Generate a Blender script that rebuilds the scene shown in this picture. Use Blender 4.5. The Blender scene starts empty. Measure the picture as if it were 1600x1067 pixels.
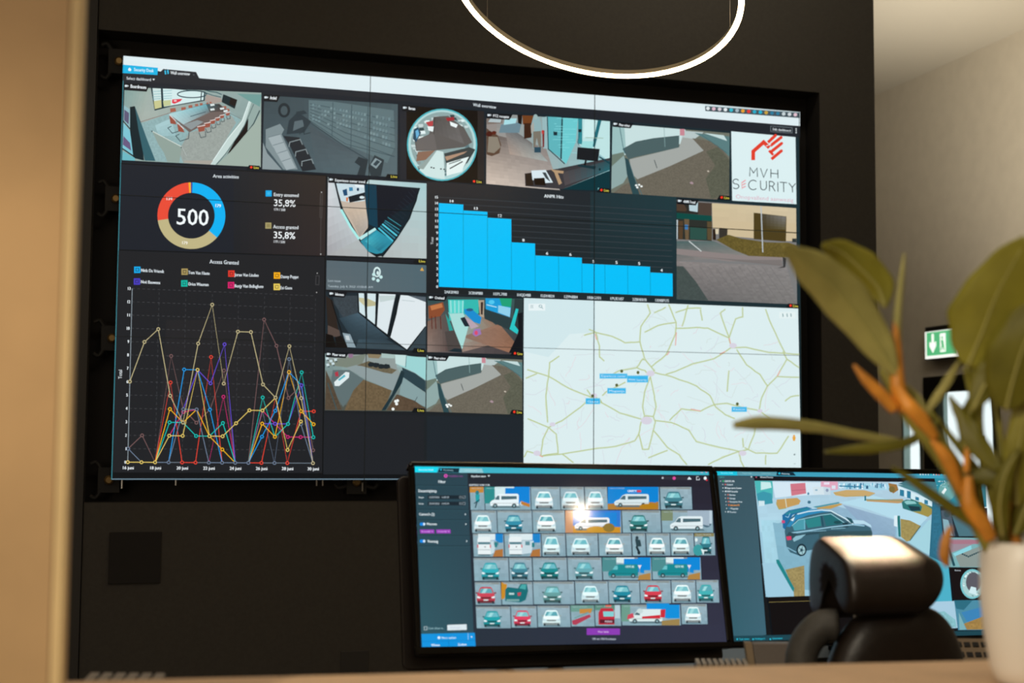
import bpy, bmesh, math, random
from mathutils import Vector as V, Matrix
random.seed(4)
SC = bpy.context.scene
COL = SC.collection
PI = math.pi

# ------------------------------------------------------------------ camera, world, exposure, large lights
F = 2165.8                                     # focal length in pixels of the 1600 px frame
CAM = V((-0.048, -6.884, 1.400))               # origin: left end of the video wall, floor level
RX = V((0.95905189, -0.28312487, 0.00773153))
DN = V((0.02824988, 0.06846024, -0.9972538))
FW = V((0.28181804, 0.95663656, 0.07365517))
cam_d = bpy.data.cameras.new('camera'); cam = bpy.data.objects.new('camera', cam_d); COL.objects.link(cam)
m3 = Matrix((RX, -DN, -FW)).transposed()
cam.matrix_world = Matrix.Translation(CAM) @ m3.to_4x4()
cam_d.sensor_width = 36; cam_d.lens = F * 36 / 1600
cam_d.dof.use_dof = True; cam_d.dof.focus_distance = 5.0; cam_d.dof.aperture_fstop = 3.3
cam_d.clip_end = 200
SC.camera = cam
SC.view_settings.view_transform = 'Standard'; SC.view_settings.look = 'None'
SC.view_settings.exposure = 0; SC.view_settings.gamma = 1; SC.view_settings.use_curve_mapping = False

w = bpy.data.worlds.new('daylight'); SC.world = w; w.use_nodes = True
w.node_tree.nodes['Background'].inputs[0].default_value = (0.92, 0.97, 1, 1)
w.node_tree.nodes['Background'].inputs[1].default_value = 1.3

def area(name, loc, to, sx, sy, power, col, spread=PI):
    l = bpy.data.lights.new(name, 'AREA'); l.shape = 'RECTANGLE'; l.size = sx; l.size_y = sy
    l.energy = power; l.color = col; l.spread = spread
    o = bpy.data.objects.new(name, l); COL.objects.link(o); o.location = loc
    o.rotation_euler = (V(to) - V(loc)).to_track_quat('-Z', 'Y').to_euler()
    return o
CEIL = 4.9
area('ceiling_fill', (0.4, -5.6, CEIL - .06), (0.4, -5.6, 0), 3.0, 3.0, 70, (1, .86, .68))  # unseen general fill under the ceiling, no fixture behind it
area('front_fill', (-3.0, -7.3, 1.9), (1.5, -3.8, 1.2), 2.2, 1.8, 50, (1, .86, .68))  # added fill from the left, there is no window on that side
def spot(name, loc, to, power, col, ang, blend=1, size=.05):
    l = bpy.data.lights.new(name, 'SPOT'); l.energy = power; l.color = col; l.spot_size = math.radians(ang); l.spot_blend = blend; l.shadow_soft_size = size
    o = bpy.data.objects.new(name, l); COL.objects.link(o); o.location = loc; o.rotation_euler = (V(to) - V(loc)).to_track_quat('-Z', 'Y').to_euler(); return o
area('hall_fill', (5.4, .2, CEIL - .06), (7.0, 3.6, 2.2), 1.2, 1.2, 62, (1, .88, .7))  # added fill that brightens the near part of the pale hall wall
area('hall_fill', (4.9, 6.5, CEIL - .06), (6.6, 6.5, 1.5), 1.2, 1.2, 8, (1, .8, .55))  # weak added fill for the far end of the hall
area('hall_ceiling_fill', (5.6, 1.6, 2.6), (6.2, 2.6, CEIL), .8, 2.4, 24, (1, .9, .74), math.radians(110))  # added upward fill to lift the hall ceiling, no lamp modelled
spot('pillar_fill_spot', (-2.3, -7.9, 3.0), (-.10, -5.28, 1.36), 330, (1, .86, .62), 15)  # added beam that brightens the middle of the pillar
area('dark_wall_fill', (3.0, -1.1, 4.7), (3.3, 0, 3.6), 1.6, .2, 12, (1, .88, .68))  # added fill for the upper right of the dark wall
spot('plant_fill_spot', (-1.1, -7.2, 2.3), (1.15, -5.2, 1.45), 110, (1, .9, .72), 26, 1, .15)  # added beam that brightens the pot and leaves

def ray(x, y): return RX * ((x - 800) / F) + DN * ((y - 533.5) / F) + FW
def at(x, y, d): return CAM + ray(x, y) * d                 # photo pixel at forward depth d
def onp(x, y, p, n):                                        # photo pixel on a plane
    r = ray(x, y); return CAM + r * ((V(p) - CAM).dot(n) / r.dot(n))

# ------------------------------------------------------------------ materials
def lin(c):
    if isinstance(c, str):
        c = c.lstrip('#'); c = [int(c[i:i+2], 16) / 255 for i in (0, 2, 4)]
    return [(v / 12.92 if v <= .04045 else ((v + .055) / 1.055) ** 2.4) for v in c[:3]]
def mat(name, col, rough=.5, metal=0, noise=0, scale=20, bump=0, emis=None, estr=0, spec=.5, alpha=1, trans=0, detail=3, stretch=None):
    m = bpy.data.materials.new(name); m.use_nodes = True; nt = m.node_tree; b = nt.nodes['Principled BSDF']
    c = lin(col) + [1]
    b.inputs['Base Color'].default_value = c; b.inputs['Roughness'].default_value = rough
    b.inputs['Metallic'].default_value = metal; b.inputs['Specular IOR Level'].default_value = spec
    if trans: b.inputs['Transmission Weight'].default_value = trans
    if emis: b.inputs['Emission Color'].default_value = lin(emis) + [1]; b.inputs['Emission Strength'].default_value = estr
    if noise or bump:
        tc = nt.nodes.new('ShaderNodeTexCoord'); mp = nt.nodes.new('ShaderNodeMapping'); n = nt.nodes.new('ShaderNodeTexNoise')
        nt.links.new(tc.outputs['Object'], mp.inputs[0]); nt.links.new(mp.outputs[0], n.inputs[0])
        if stretch: mp.inputs['Scale'].default_value = stretch
        n.inputs['Scale'].default_value = scale; n.inputs['Detail'].default_value = detail
        if noise:
            r = nt.nodes.new('ShaderNodeValToRGB'); nt.links.new(n.outputs[0], r.inputs[0])
            r.color_ramp.elements[0].color = [v * (1 - noise) for v in c[:3]] + [1]; r.color_ramp.elements[0].position = .3
            r.color_ramp.elements[1].color = [min(1, v * (1 + noise)) for v in c[:3]] + [1]; r.color_ramp.elements[1].position = .7
            nt.links.new(r.outputs[0], b.inputs['Base Color'])
        if bump:
            bp = nt.nodes.new('ShaderNodeBump'); bp.inputs['Strength'].default_value = bump; bp.inputs['Distance'].default_value = .002
            nt.links.new(n.outputs[0], bp.inputs['Height']); nt.links.new(bp.outputs[0], b.inputs['Normal'])
    return m
def screen_mat(name, rough, spec=.5):
    m = mat(name, '000000', rough, spec=spec); nt = m.node_tree; b = nt.nodes['Principled BSDF']
    b.inputs['Base Color'].default_value = (.004, .004, .004, 1)
    a = nt.nodes.new('ShaderNodeAttribute'); a.attribute_name = 'Col'
    nt.links.new(a.outputs['Color'], b.inputs['Emission Color']); b.inputs['Emission Strength'].default_value = 1
    return m
M = dict(
    dark=mat('charcoal_wall_paint', '3a3732', .8, noise=.08, scale=60, bump=.3),
    dark2=mat('black_wall_board', '2c2a28', .6),
    niche=mat('niche_black', '14100e', .8),
    light=mat('pale_wall_plaster', 'd8d0c0', .85, noise=.03, scale=8),
    ceil=mat('ceiling_plaster', 'dcd6c8', .9),
    floor=mat('grey_floor', '6a625a', .5, noise=.12, scale=6),
    wood=mat('tan_laminate', 'c9a883', .5, noise=.06, scale=5, detail=6),
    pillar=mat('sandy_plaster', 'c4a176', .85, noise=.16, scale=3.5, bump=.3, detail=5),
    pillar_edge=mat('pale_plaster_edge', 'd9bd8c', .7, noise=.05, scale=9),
    counter=mat('beige_stone_counter', 'd2b08c', .6, noise=.06, scale=14),
    bezel=mat('gloss_black_plastic', '0c0a09', .15),
    housing=mat('satin_dark_plastic', '1c1512', .38),
    rim=mat('panel_rim', '39464b', .5),
    black=mat('black_plastic', '0b0b0b', .45),
    desk=mat('dark_desk_top', '2a211c', .45, noise=.1, scale=10),
    leather=mat('black_leather', '221a15', .38, noise=.12, scale=60, bump=.25),
    leather2=mat('grey_fabric', '45433f', .6, noise=.1, scale=90, bump=.2),
    brass=mat('brass', '8a734c', .45, metal=1),
    steel=mat('steel', '9a9894', .3, metal=1),
    bracket=mat('black_bracket', '090807', .7, metal=0),
    lampbody=mat('lamp_grey_body', 'b0a894', .5),
    strip=mat('warm_light_strip', 'ffffff', .5, emis='ffd9a0', estr=30),
    bulb=mat('warm_bulb', 'ffffff', .5, emis='ffe6c4', estr=150),
    white_e=mat('sign_light_face', 'ffffff', .5, emis='fbfff8', estr=1.0),
    green_e=mat('sign_green_face', '3fbf73', .5, emis='62c88a', estr=.75),
    pot=mat('white_ceramic', 'eee8dc', .35, noise=.02, scale=5),
    soil=mat('dark_soil', '2a2017', .95, noise=.4, scale=80, bump=1),
    leaf=mat('olive_leaf', '9d9636', .42, noise=.22, scale=14),
    leaf2=mat('dark_olive_leaf', '7a7522', .45, noise=.22, scale=18),
    leaf3=mat('pale_olive_leaf', 'bdb66c', .42, noise=.15, scale=18),
    rib=mat('pale_leaf_rib', 'aaa45c', .5),
    stem=mat('green_stem', '8a8434', .5, noise=.2, scale=30),
    orange=mat('orange_leaf_sheath', 'd0882c', .45, noise=.3, scale=22),
    frame=mat('dark_door_frame', '15130f', .4),
    alu=mat('aluminium_profile', '8fa09c', .35, metal=.7),
    red=mat('red_plastic', 'a01c18', .5),
    key=mat('grey_keys', '8a8278', .5),
    tanplastic=mat('tan_plastic', '8c7a62', .5),
    greypl=mat('grey_plastic', '6e6660', .5, noise=.04, scale=200),
    wallscreen=screen_mat('video_wall_glass', .3, .22),
    monscreen=screen_mat('monitor_glass', .07, .5),
)
gl = bpy.data.materials.new('clear_glass'); gl.use_nodes = True; nt = gl.node_tree
nt.nodes.remove(nt.nodes['Principled BSDF'])
tr = nt.nodes.new('ShaderNodeBsdfTransparent'); gs = nt.nodes.new('ShaderNodeBsdfGlossy'); mx = nt.nodes.new('ShaderNodeMixShader')
gs.inputs['Roughness'].default_value = .02; tr.inputs[0].default_value = (.93, .97, .96, 1); mx.inputs[0].default_value = .06
nt.links.new(tr.outputs[0], mx.inputs[1]); nt.links.new(gs.outputs[0], mx.inputs[2]); nt.links.new(mx.outputs[0], nt.nodes['Material Output'].inputs[0])
M['glass'] = gl
def translucent(m, col, f=.35):
    nt = m.node_tree; b = nt.nodes['Principled BSDF']; o = nt.nodes['Material Output']
    t = nt.nodes.new('ShaderNodeBsdfTranslucent'); t.inputs[0].default_value = lin(col) + [1]
    x = nt.nodes.new('ShaderNodeMixShader'); x.inputs[0].default_value = f
    nt.links.new(b.outputs[0], x.inputs[1]); nt.links.new(t.outputs[0], x.inputs[2]); nt.links.new(x.outputs[0], o.inputs[0])
translucent(M['leaf'], '8a8420'); translucent(M['leaf2'], '6c6812'); translucent(M['leaf3'], 'a09a40')

# ------------------------------------------------------------------ object helpers
def thing(name, label, cat, loc=(0, 0, 0), group=None):
    o = bpy.data.objects.new(name, None); COL.objects.link(o); o.location = loc; o.empty_display_size = .05
    o['label'] = label; o['category'] = cat
    if group: o['group'] = group
    return o
def tag(o, label, cat, group=None):
    o['label'] = label; o['category'] = cat
    if group: o['group'] = group
    return o
def worldloc(o):
    p = V((0, 0, 0))
    while o: p += V(o.location); o = o.parent
    return p
def obj(name, bm, m, parent=None, smooth=False, origin=None, label=None, bevel=0, subsurf=0, solid=0):
    """link a bmesh given in WORLD coordinates as one object"""
    me = bpy.data.meshes.new(name)
    bmesh.ops.recalc_face_normals(bm, faces=bm.faces)
    if origin is None:
        base = worldloc(parent) if parent else V((0, 0, 0))
        loc = V((0, 0, 0))
        if not parent:
            xs = [v.co for v in bm.verts]
            base = V(((min(v.x for v in xs) + max(v.x for v in xs)) / 2, (min(v.y for v in xs) + max(v.y for v in xs)) / 2, min(v.z for v in xs)))
            loc = base
    else:
        base = V(origin); loc = base - (worldloc(parent) if parent else V((0, 0, 0)))
    for v in bm.verts: v.co -= base
    bm.to_mesh(me); bm.free()
    if smooth:
        for p in me.polygons: p.use_smooth = True
    ms = m if isinstance(m, (list, tuple)) else [m]
    for x in ms: me.materials.append(x)
    o = bpy.data.objects.new(name, me); COL.objects.link(o); o.location = loc
    if parent: o.parent = parent
    if label: o['label'] = label
    if solid: s = o.modifiers.new('s', 'SOLIDIFY'); s.thickness = solid; s.offset = 0
    if bevel: b = o.modifiers.new('b', 'BEVEL'); b.width = bevel; b.segments = 3; b.limit_method = 'ANGLE'
    if subsurf: b = o.modifiers.new('u', 'SUBSURF'); b.levels = subsurf; b.render_levels = subsurf
    return o
def struct(name, bm, m, **k):
    o = obj(name, bm, m, **k); o['kind'] = 'structure'; return o
def box(bm, a, b):
    x0, y0, z0 = a; x1, y1, z1 = b
    vs = [bm.verts.new(c) for c in ((x0,y0,z0),(x1,y0,z0),(x1,y1,z0),(x0,y1,z0),(x0,y0,z1),(x1,y0,z1),(x1,y1,z1),(x0,y1,z1))]
    for f in ((0,1,2,3),(4,5,6,7),(0,1,5,4),(1,2,6,5),(2,3,7,6),(3,0,4,7)): bm.faces.new([vs[i] for i in f])
    return bm
def B(a, b): return box(bmesh.new(), a, b)
def obox(bm, o, X, Y, Z, r0, r1):
    """box in an oriented frame: origin o, axes X,Y,Z, ranges r0..r1"""
    t = bmesh.new(); box(t, r0, r1)
    mp = {}
    for v in t.verts: mp[v] = bm.verts.new(o + X * v.co.x + Y * v.co.y + Z * v.co.z)
    for f in t.faces: bm.faces.new([mp[v] for v in f.verts])
    t.free(); return bm
def prism(bm, pts, d):
    """extrude a planar world outline by vector d"""
    a = [bm.verts.new(p) for p in pts]; b = [bm.verts.new(V(p) + d) for p in pts]
    bm.faces.new(a); bm.faces.new(b[::-1]); n = len(a)
    for i in range(n): bm.faces.new([a[i], a[(i+1) % n], b[(i+1) % n], b[i]])
    return bm
def tube(bm, pts, rs, seg=10, cap=True):
    pts = [V(p) for p in pts]
    if not isinstance(rs, (list, tuple)): rs = [rs] * len(pts)
    rings = []; up = V((.13, .2, 1)).normalized()
    for i, p in enumerate(pts):
        t = (pts[min(i+1, len(pts)-1)] - pts[max(i-1, 0)]).normalized()
        a = t.cross(up)
        if a.length < .05: a = t.cross(V((1, 0, 0)))
        a.normalize(); b = t.cross(a)
        rings.append([bm.verts.new(p + (a * math.cos(2*PI*k/seg) + b * math.sin(2*PI*k/seg)) * rs[i]) for k in range(seg)])
    for i in range(len(rings)-1):
        for k in range(seg): bm.faces.new([rings[i][k], rings[i][(k+1) % seg], rings[i+1][(k+1) % seg], rings[i+1][k]])
    if cap: bm.faces.new(rings[0][::-1]); bm.faces.new(rings[-1])
    return bm
def lathe(bm, c, prof, seg=40):
    rings = []
    for r, z in prof: rings.append([bm.verts.new(V(c) + V((r*math.cos(2*PI*k/seg), r*math.sin(2*PI*k/seg), z))) for k in range(seg)])
    for i in range(len(rings)-1):
        for k in range(seg): bm.faces.new([rings[i][k], rings[i][(k+1) % seg], rings[i+1][(k+1) % seg], rings[i+1][k]])
    bm.faces.new(rings[0][::-1]); bm.faces.new(rings[-1])
    return bm
def smoothpath(pts, n=8):
    pts = [V(p) for p in pts]; out = []
    for i in range(len(pts)-1):
        p0, p1, p2, p3 = pts[max(i-1,0)], pts[i], pts[i+1], pts[min(i+2, len(pts)-1)]
        for k in range(n):
            t = k/n; out.append(.5*((2*p1) + (p2-p0)*t + (2*p0-5*p1+4*p2-p3)*t*t + (3*p1-p0-3*p2+p3)*t**3))
    out.append(pts[-1]); return out

# ------------------------------------------------------------------ screen drawing: coloured flat shapes lying on a display surface
GLY = {}
def glyphs(s):
    if s in GLY: return GLY[s]
    cu = bpy.data.curves.new('t', 'FONT'); cu.body = s; cu.resolution_u = 2; cu.size = 1
    ob = bpy.data.objects.new('t', cu); COL.objects.link(ob)
    dg = bpy.context.evaluated_depsgraph_get(); me = bpy.data.meshes.new_from_object(ob.evaluated_get(dg))
    vs = [(v.co.x, v.co.y) for v in me.vertices]; fs = [list(p.vertices) for p in me.polygons]
    bpy.data.objects.remove(ob); bpy.data.curves.remove(cu); bpy.data.meshes.remove(me)
    GLY[s] = (vs, fs, max([v[0] for v in vs] + [.01])); return GLY[s]
class Canvas:
    def __init__(self, p, n, up, base=0, step=.00003):
        self.p = V(p); self.n = V(n).normalized(); self.up = V(up); self.h = base; self.step = step
        self.v = []; self.f = []; self.c = []; self.o = (0, 0, 1)
    def crop(self, x, y, s): self.o = (x, y, s); return self
    def px(self, q): return (self.o[0] + q[0] * self.o[2], self.o[1] + q[1] * self.o[2])
    def M(self, q):
        x, y = self.px(q); return onp(x, y, self.p, self.n) 
    def add(self, pts, faces, cols):
        k = len(self.v); off = self.n * self.h
        self.v += [p + off for p in pts]
        for f, c in zip(faces, cols): self.f.append([i + k for i in f]); self.c.append(c)
    def lift(self): self.h += self.step
    def poly(self, pts, col):
        self.lift(); self.add([self.M(q) for q in pts], [list(range(len(pts)))], [lin(col)])
    def rect(self, x0, y0, x1, y1, col): self.poly([(x0, y0), (x1, y0), (x1, y1), (x0, y1)], col)
    def grad(self, q, cols, n=12, m=8, amp=0, bands=None):
        """bilinear colour patch, q = TL TR BR BL, optional grain"""
        self.lift(); cs = [lin(c) for c in cols]; P = []; Fs = []; C = []
        for j in range(m+1):
            for i in range(n+1):
                u, v = i/n, j/m
                a = [q[0][k]*(1-u)*(1-v)+q[1][k]*u*(1-v)+q[2][k]*u*v+q[3][k]*(1-u)*v for k in (0, 1)]
                P.append(self.M(a))
        for j in range(m):
            for i in range(n):
                u, v = (i+.5)/n, (j+.5)/m; r = 1 + random.uniform(-amp, amp)
                if bands and j % bands == 0: r *= .8
                C.append([r*(cs[0][k]*(1-u)*(1-v)+cs[1][k]*u*(1-v)+cs[2][k]*u*v+cs[3][k]*(1-u)*v) for k in range(3)])
                a = j*(n+1)+i; Fs.append([a, a+1, a+n+2, a+n+1])
        self.add(P, Fs, C)
    def grain(self, pts, col, amp=.25, s=6):
        """polygon filled with grainy squares of side s (crop units)"""
        self.poly(pts, col); self.lift(); base = lin(col)
        xs = [p[0] for p in pts]; ys = [p[1] for p in pts]; P = []; Fs = []; C = []
        def inside(x, y):
            r = False; n = len(pts)
            for i in range(n):
                (x1, y1), (x2, y2) = pts[i], pts[(i+1) % n]
                if (y1 > y) != (y2 > y) and x < (x2-x1)*(y-y1)/(y2-y1)+x1: r = not r
            return r
        y = min(ys)
        while y < max(ys):
            x = min(xs)
            while x < max(xs):
                if all(inside(x+a*s, y+b*s) for a in (0, 1) for b in (0, 1)):
                    k = len(P); P += [self.M(q) for q in ((x,y),(x+s,y),(x+s,y+s),(x,y+s))]; Fs.append([k,k+1,k+2,k+3])
                    r = 1+random.uniform(-amp, amp); C.append([v*r for v in base])
                x += s
            y += s
        self.add(P, Fs, C)
    def line(self, pts, w, col, closed=False):
        self.lift(); P = []; Fs = []; c = lin(col)
        if closed: pts = list(pts) + [pts[0]]
        ns = []
        for i in range(len(pts)-1):
            dx, dy = pts[i+1][0]-pts[i][0], pts[i+1][1]-pts[i][1]; l = math.hypot(dx, dy) or 1; ns.append((-dy/l, dx/l))
        for i, q in enumerate(pts):
            a = ns[max(i-1, 0)]; b = ns[min(i, len(ns)-1)]; n = (a[0]+b[0], a[1]+b[1]); l = math.hypot(*n) or 1
            k = w/2 / max(.5, l/2); n = (n[0]/l*k, n[1]/l*k)
            P += [self.M((q[0]+n[0], q[1]+n[1])), self.M((q[0]-n[0], q[1]-n[1]))]
        for i in range(len(pts)-1): Fs.append([2*i, 2*i+1, 2*i+3, 2*i+2])
        self.add(P, Fs, [c]*len(Fs))
    def disc(self, cx, cy, rx, ry, col, n=20, a0=0, a1=2*PI):
        pts = [(cx+rx*math.cos(a0+(a1-a0)*k/n), cy+ry*math.sin(a0+(a1-a0)*k/n)) for k in range(n + (0 if a1-a0 > 6.28 else 1))]
        self.poly(pts, col)
    def text(self, s, x0, y0, x1, y1, h, col='eef6fb', bold=0):
        vs, fs, wd = glyphs(s); self.lift()
        a = self.M((x0, y0)); b = self.M((x1, y1)); e = (b-a) / wd
        hh = (self.M((x0, y0-h)) - a).length / .69
        P = [a + e*x + self.up*(y*hh) for x, y in vs]
        self.add(P, fs, [lin(col)]*len(fs))
        if bold:
            d = e.normalized()*hh*bold; self.add([p + d for p in P], fs, [lin(col)]*len(fs))
    def build(self, name, m, parent, label=None):
        me = bpy.data.meshes.new(name); b = worldloc(parent)
        me.from_pydata([tuple(v-b) for v in self.v], [], self.f)
        at_ = me.color_attributes.new('Col', 'FLOAT_COLOR', 'CORNER'); buf = []
        for f, c in zip(self.f, self.c): buf += (list(c) + [1]) * len(f)
        at_.data.foreach_set('color', buf)
        me.materials.append(m); o = bpy.data.objects.new(name, me); COL.objects.link(o); o.parent = parent
        if label: o['label'] = label
        return o

# ------------------------------------------------------------------ room shell
WT, WB = 3.267, 1.215                        # top and bottom of the video wall
WR = 3.645                                   # its right end (left end is x = 0)
NX0, NX1, NZ0, NZ1 = -.121, 3.775, 1.107, 3.388
XD = 4.125                                   # right end of the dark wall
XR = (lambda r: CAM.x + r.x * (CEIL - CAM.z) / r.z)(ray(1434, 120))
YN, YS, XL = 16.0, -10.0, -4.0
struct('floor', B((XL, YS, -.1), (XR + .25, YN, 0)), M['floor'])
struct('ceiling', B((XL, YS, CEIL), (XR + .25, YN, CEIL + .1)), M['ceil'])
struct('wall_left', B((XL - .2, YS, 0), (XL, YN, CEIL)), M['light'])
struct('wall_front', B((XL, YS - .2, 0), (XR, YS, CEIL)), M['light'])
struct('wall_far', B((XL, YN, 0), (XR + .25, YN + .2, CEIL)), M['light'])
# dark wall holding the recessed video wall
bm = bmesh.new()
box(bm, (NX0, 0, 0), (XD, .45, NZ0)); box(bm, (NX0, 0, NZ1), (XD, .45, CEIL)); box(bm, (NX1, 0, NZ0), (XD, .45, NZ1))
bmesh.ops.remove_doubles(bm, verts=bm.verts, dist=1e-5)
struct('wall_back', bm, M['dark'])
struct('trim_1', B((NX0, .16, NZ0), (NX1, .2, NZ1)), M['niche'])                  # back board of the recess
bm = bmesh.new(); e = .003
for a, b in (((NX0, .001, NZ0), (NX0+e, .16, NZ1)), ((NX1-e, .001, NZ0), (NX1, .16, NZ1)), ((NX0+e, .001, NZ0), (NX1-e, .16, NZ0+e)), ((NX0+e, .001, NZ1-e), (NX1-e, .16, NZ1))): box(bm, a, b)
struct('trim_2', bm, M['niche'])
struct('wall_side', B((XL, -.02, 0), (NX0 - .004, .45, CEIL)), M['dark2'])
tag(obj('access_panel', B((0, -.012, .972 - .246), (.238, -.001, .968)), M['niche'], bevel=.002), 'square black access panel low on the dark wall under the video wall', 'panel')
q0, q1 = onp(532, 1052, (0, 0, 0), V((0, 1, 0))), onp(576, 1016, (0, 0, 0), V((0, 1, 0)))
o = obj('wall_socket', B((q0.x, -.006, q0.z), (q1.x, -.001, q1.z)), M['dark2'], bevel=.002)
tag(o, 'black wall socket plate low on the dark wall behind the left desk monitor', 'socket')

# pale hall wall on the right, perpendicular to the video wall, with two openings
PW = V((XR, 0, 0)); NXV = V((-1, 0, 0))
def rw(x, y): return onp(x, y, PW, NXV)
d_y0, d_y1 = rw(1562, 640).y, rw(1447, 640).y            # door assembly (near, far)
d_zt = rw(1490, 588).z
w_y0, w_y1 = rw(1444, 700).y, rw(1411, 700).y            # next opening, farther away
w_zt = rw(1428, 640).z
bm = bmesh.new()
box(bm, (XR, YS, 0), (XR+.05, d_y0, CEIL)); box(bm, (XR, d_y0, d_zt), (XR+.05, d_y1, CEIL))
box(bm, (XR, d_y1, 0), (XR+.05, w_y0 + .02, CEIL)); box(bm, (XR, w_y0 + .02, w_zt), (XR+.05, w_y1, CEIL)); box(bm, (XR, w_y1, 0), (XR+.05, YN, CEIL))
struct('wall_right', bm, M['light'])
# glazed exit door
hz = rw(1500, 611).z
fr = bmesh.new()
fq = rw(1464, 640).y
box(fr, (XR-.03, d_y0, hz), (XR+.06, d_y1, d_zt + .01)); box(fr, (XR-.03, d_y0, 0), (XR+.06, d_y0+.04, hz)); box(fr, (XR-.03, fq, 0), (XR+.06, d_y1, hz))
dr = struct('door_1', fr, M['frame'])
yA, yB = d_y0+.04, fq
bm = bmesh.new(); box(bm, (XR-.01, rw(1476, 640).y, .02), (XR+.03, yB, hz)); box(bm, (XR-.01, yA, .02), (XR+.03, yA+.05, hz)); box(bm, (XR-.01, yA, .02), (XR+.05, yB, .12))
for k in (1467, 1472): q = rw(k, 640).y; box(bm, (XR-.016, q-.03, .02), (XR-.009, q, hz))
obj('door_leaf', bm, M['alu'], dr)
obj('door_glass', B((XR+.02, yA+.05, .12), (XR+.03, rw(1476, 640).y, hz)), M['glass'], dr)
bm = tube(bmesh.new(), [(XR-.06, yA+.12, .9), (XR-.06, yA+.12, 1.5)], .012); obj('door_handle', bm, M['steel'], dr)
bm = bmesh.new(); box(bm, (XR-.01, w_y0+.02, 0), (XR+.04, w_y0+.06, w_zt)); box(bm, (XR-.01, w_y1-.03, 0), (XR+.06, w_y1, w_zt)); box(bm, (XR-.01, w_y0+.02, w_zt-.04), (XR+.06, w_y1, w_zt))
wn = struct('window_1', bm, M['alu']); obj('window_pane', B((XR+.02, w_y0+.06, 0), (XR+.03, w_y1-.03, w_zt-.04)), M['glass'], wn)
o = obj('fire_strip', B((XR-.02, rw(1600, 604).y - .6, rw(1596, 606).z), (XR-.001, rw(1589, 604).y, rw(1596, 600).z)), M['red'])
tag(o, 'thin red strip on the pale hall wall right of the glazed door', 'strip')
# pavement outside the door
struct('ground', B((XR+.06, -6, -.12), (XR+14, YN, -.02)), mat('pale_paving', 'b9b4aa', .9, noise=.1, scale=4))

# exit sign
sx = XR - .09; sp = V((sx, 0, 0))
def sw(x, y): return onp(x, y, sp, NXV)
y1, y0 = sw(1446, 540).y, sw(1499, 540).y; z1, z0 = sw(1447, 519).z, sw(1447, 561).z
sg = thing('exit_sign', 'lit green and white emergency exit sign above the hall door', 'sign', (XR, (y0+y1)/2, z0))
obj('sign_case', B((sx+.004, y0-.01, z0-.01), (XR-.001, y1+.01, z1+.045)), M['frame'], sg, bevel=.004)
fc = obj('sign_face', B((sx-.003, y0, z0), (sx+.004, y1, z1)), M['white_e'], sg)
W_, H_ = y1-y0, z1-z0
def sgp(u, v, dx=0): return V((sx-.003-dx, y1-u*W_, z0+v*H_))
bm = prism(bmesh.new(), [sgp(.05,.1), sgp(.95,.1), sgp(.95,.97), sgp(.05,.97)], V((-.002,0,0))); obj('green_field', bm, M['green_e'], sg)
bm = prism(bmesh.new(), [sgp(a,b,.002) for a, b in ((.21,.9),(.27,.9),(.27,.55),(.335,.62),(.335,.45),(.24,.2),(.145,.45),(.145,.62),(.21,.55))], V((-.002,0,0))); obj('arrow', bm, M['white_e'], sg)
bm = prism(bmesh.new(), [sgp(a,b,.002) for a, b in ((.46,.2),(.62,.2),(.62,.88),(.46,.88))], V((-.002,0,0))); obj('door_symbol', bm, M['white_e'], sg)
bm = bmesh.new()
for pts in (((.50,.72),(.53,.78),(.56,.72),(.53,.66)), ((.49,.64),(.56,.64),(.58,.42),(.6,.26),(.57,.26),(.54,.4),(.5,.26),(.47,.27),(.51,.44))): prism(bm, [sgp(a,b,.004) for a, b in pts], V((-.002,0,0)))
obj('running_figure', bm, M['green_e'], sg)

# ------------------------------------------------------------------ ring pendant lamp
RC = CAM + V((3.1597, 8.7713, 3.1126)) * .6; RR = .6
rn = V((.30383, .26635, 1)).normalized(); ra = rn.cross(V((0, 1, 0))).normalized(); rb = rn.cross(ra)
lamp = thing('ring_pendant_lamp', 'large glowing ring pendant lamp hanging above the video wall', 'lamp', tuple(RC))
def ringmesh(bm, r0, r1, h0, h1, seg=160):
    rg = []
    for k in range(seg):
        d = ra*math.cos(2*PI*k/seg) + rb*math.sin(2*PI*k/seg)
        rg.append([bm.verts.new(RC + d*r + rn*h) for r, h in ((r0,h0),(r1,h0),(r1,h1),(r0,h1))])
    for k in range(seg):
        a, b = rg[k], rg[(k+1) % seg]
        for i in range(4): bm.faces.new([a[i], a[(i+1)%4], b[(i+1)%4], b[i]])
    return bm
obj('light_strip', ringmesh(bmesh.new(), RR-.0115, RR+.0115, -.0025, .0025), M['strip'], lamp, smooth=False, label='glowing warm white strip')
obj('ring_body', ringmesh(bmesh.new(), RR-.011, RR+.011, .003, .026), M['lampbody'], lamp)
for px_, ang in (((765, 28), None), ((1137, 43), None)):
    n_ = rn; q = onp(px_[0], px_[1], RC + rn*.026, rn)
    d = (q - RC - rn*.026).normalized(); q = RC + rn*.026 + d*(RR-.008)
    obj('cable', tube(bmesh.new(), [q, (q.x, q.y, CEIL)], .0016, 6), M['steel'], lamp)
q = RC - (ra*.3+rb*.95).normalized()*(RR-.008)*1 + rn*.026
q2 = RC + (V((-.2,-1,0)) - rn*V((-.2,-1,0)).dot(rn)).normalized()*(RR-.008) + rn*.026
obj('cable', tube(bmesh.new(), [q2, (q2.x, q2.y, CEIL)], .0016, 6), M['steel'], lamp)

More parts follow.
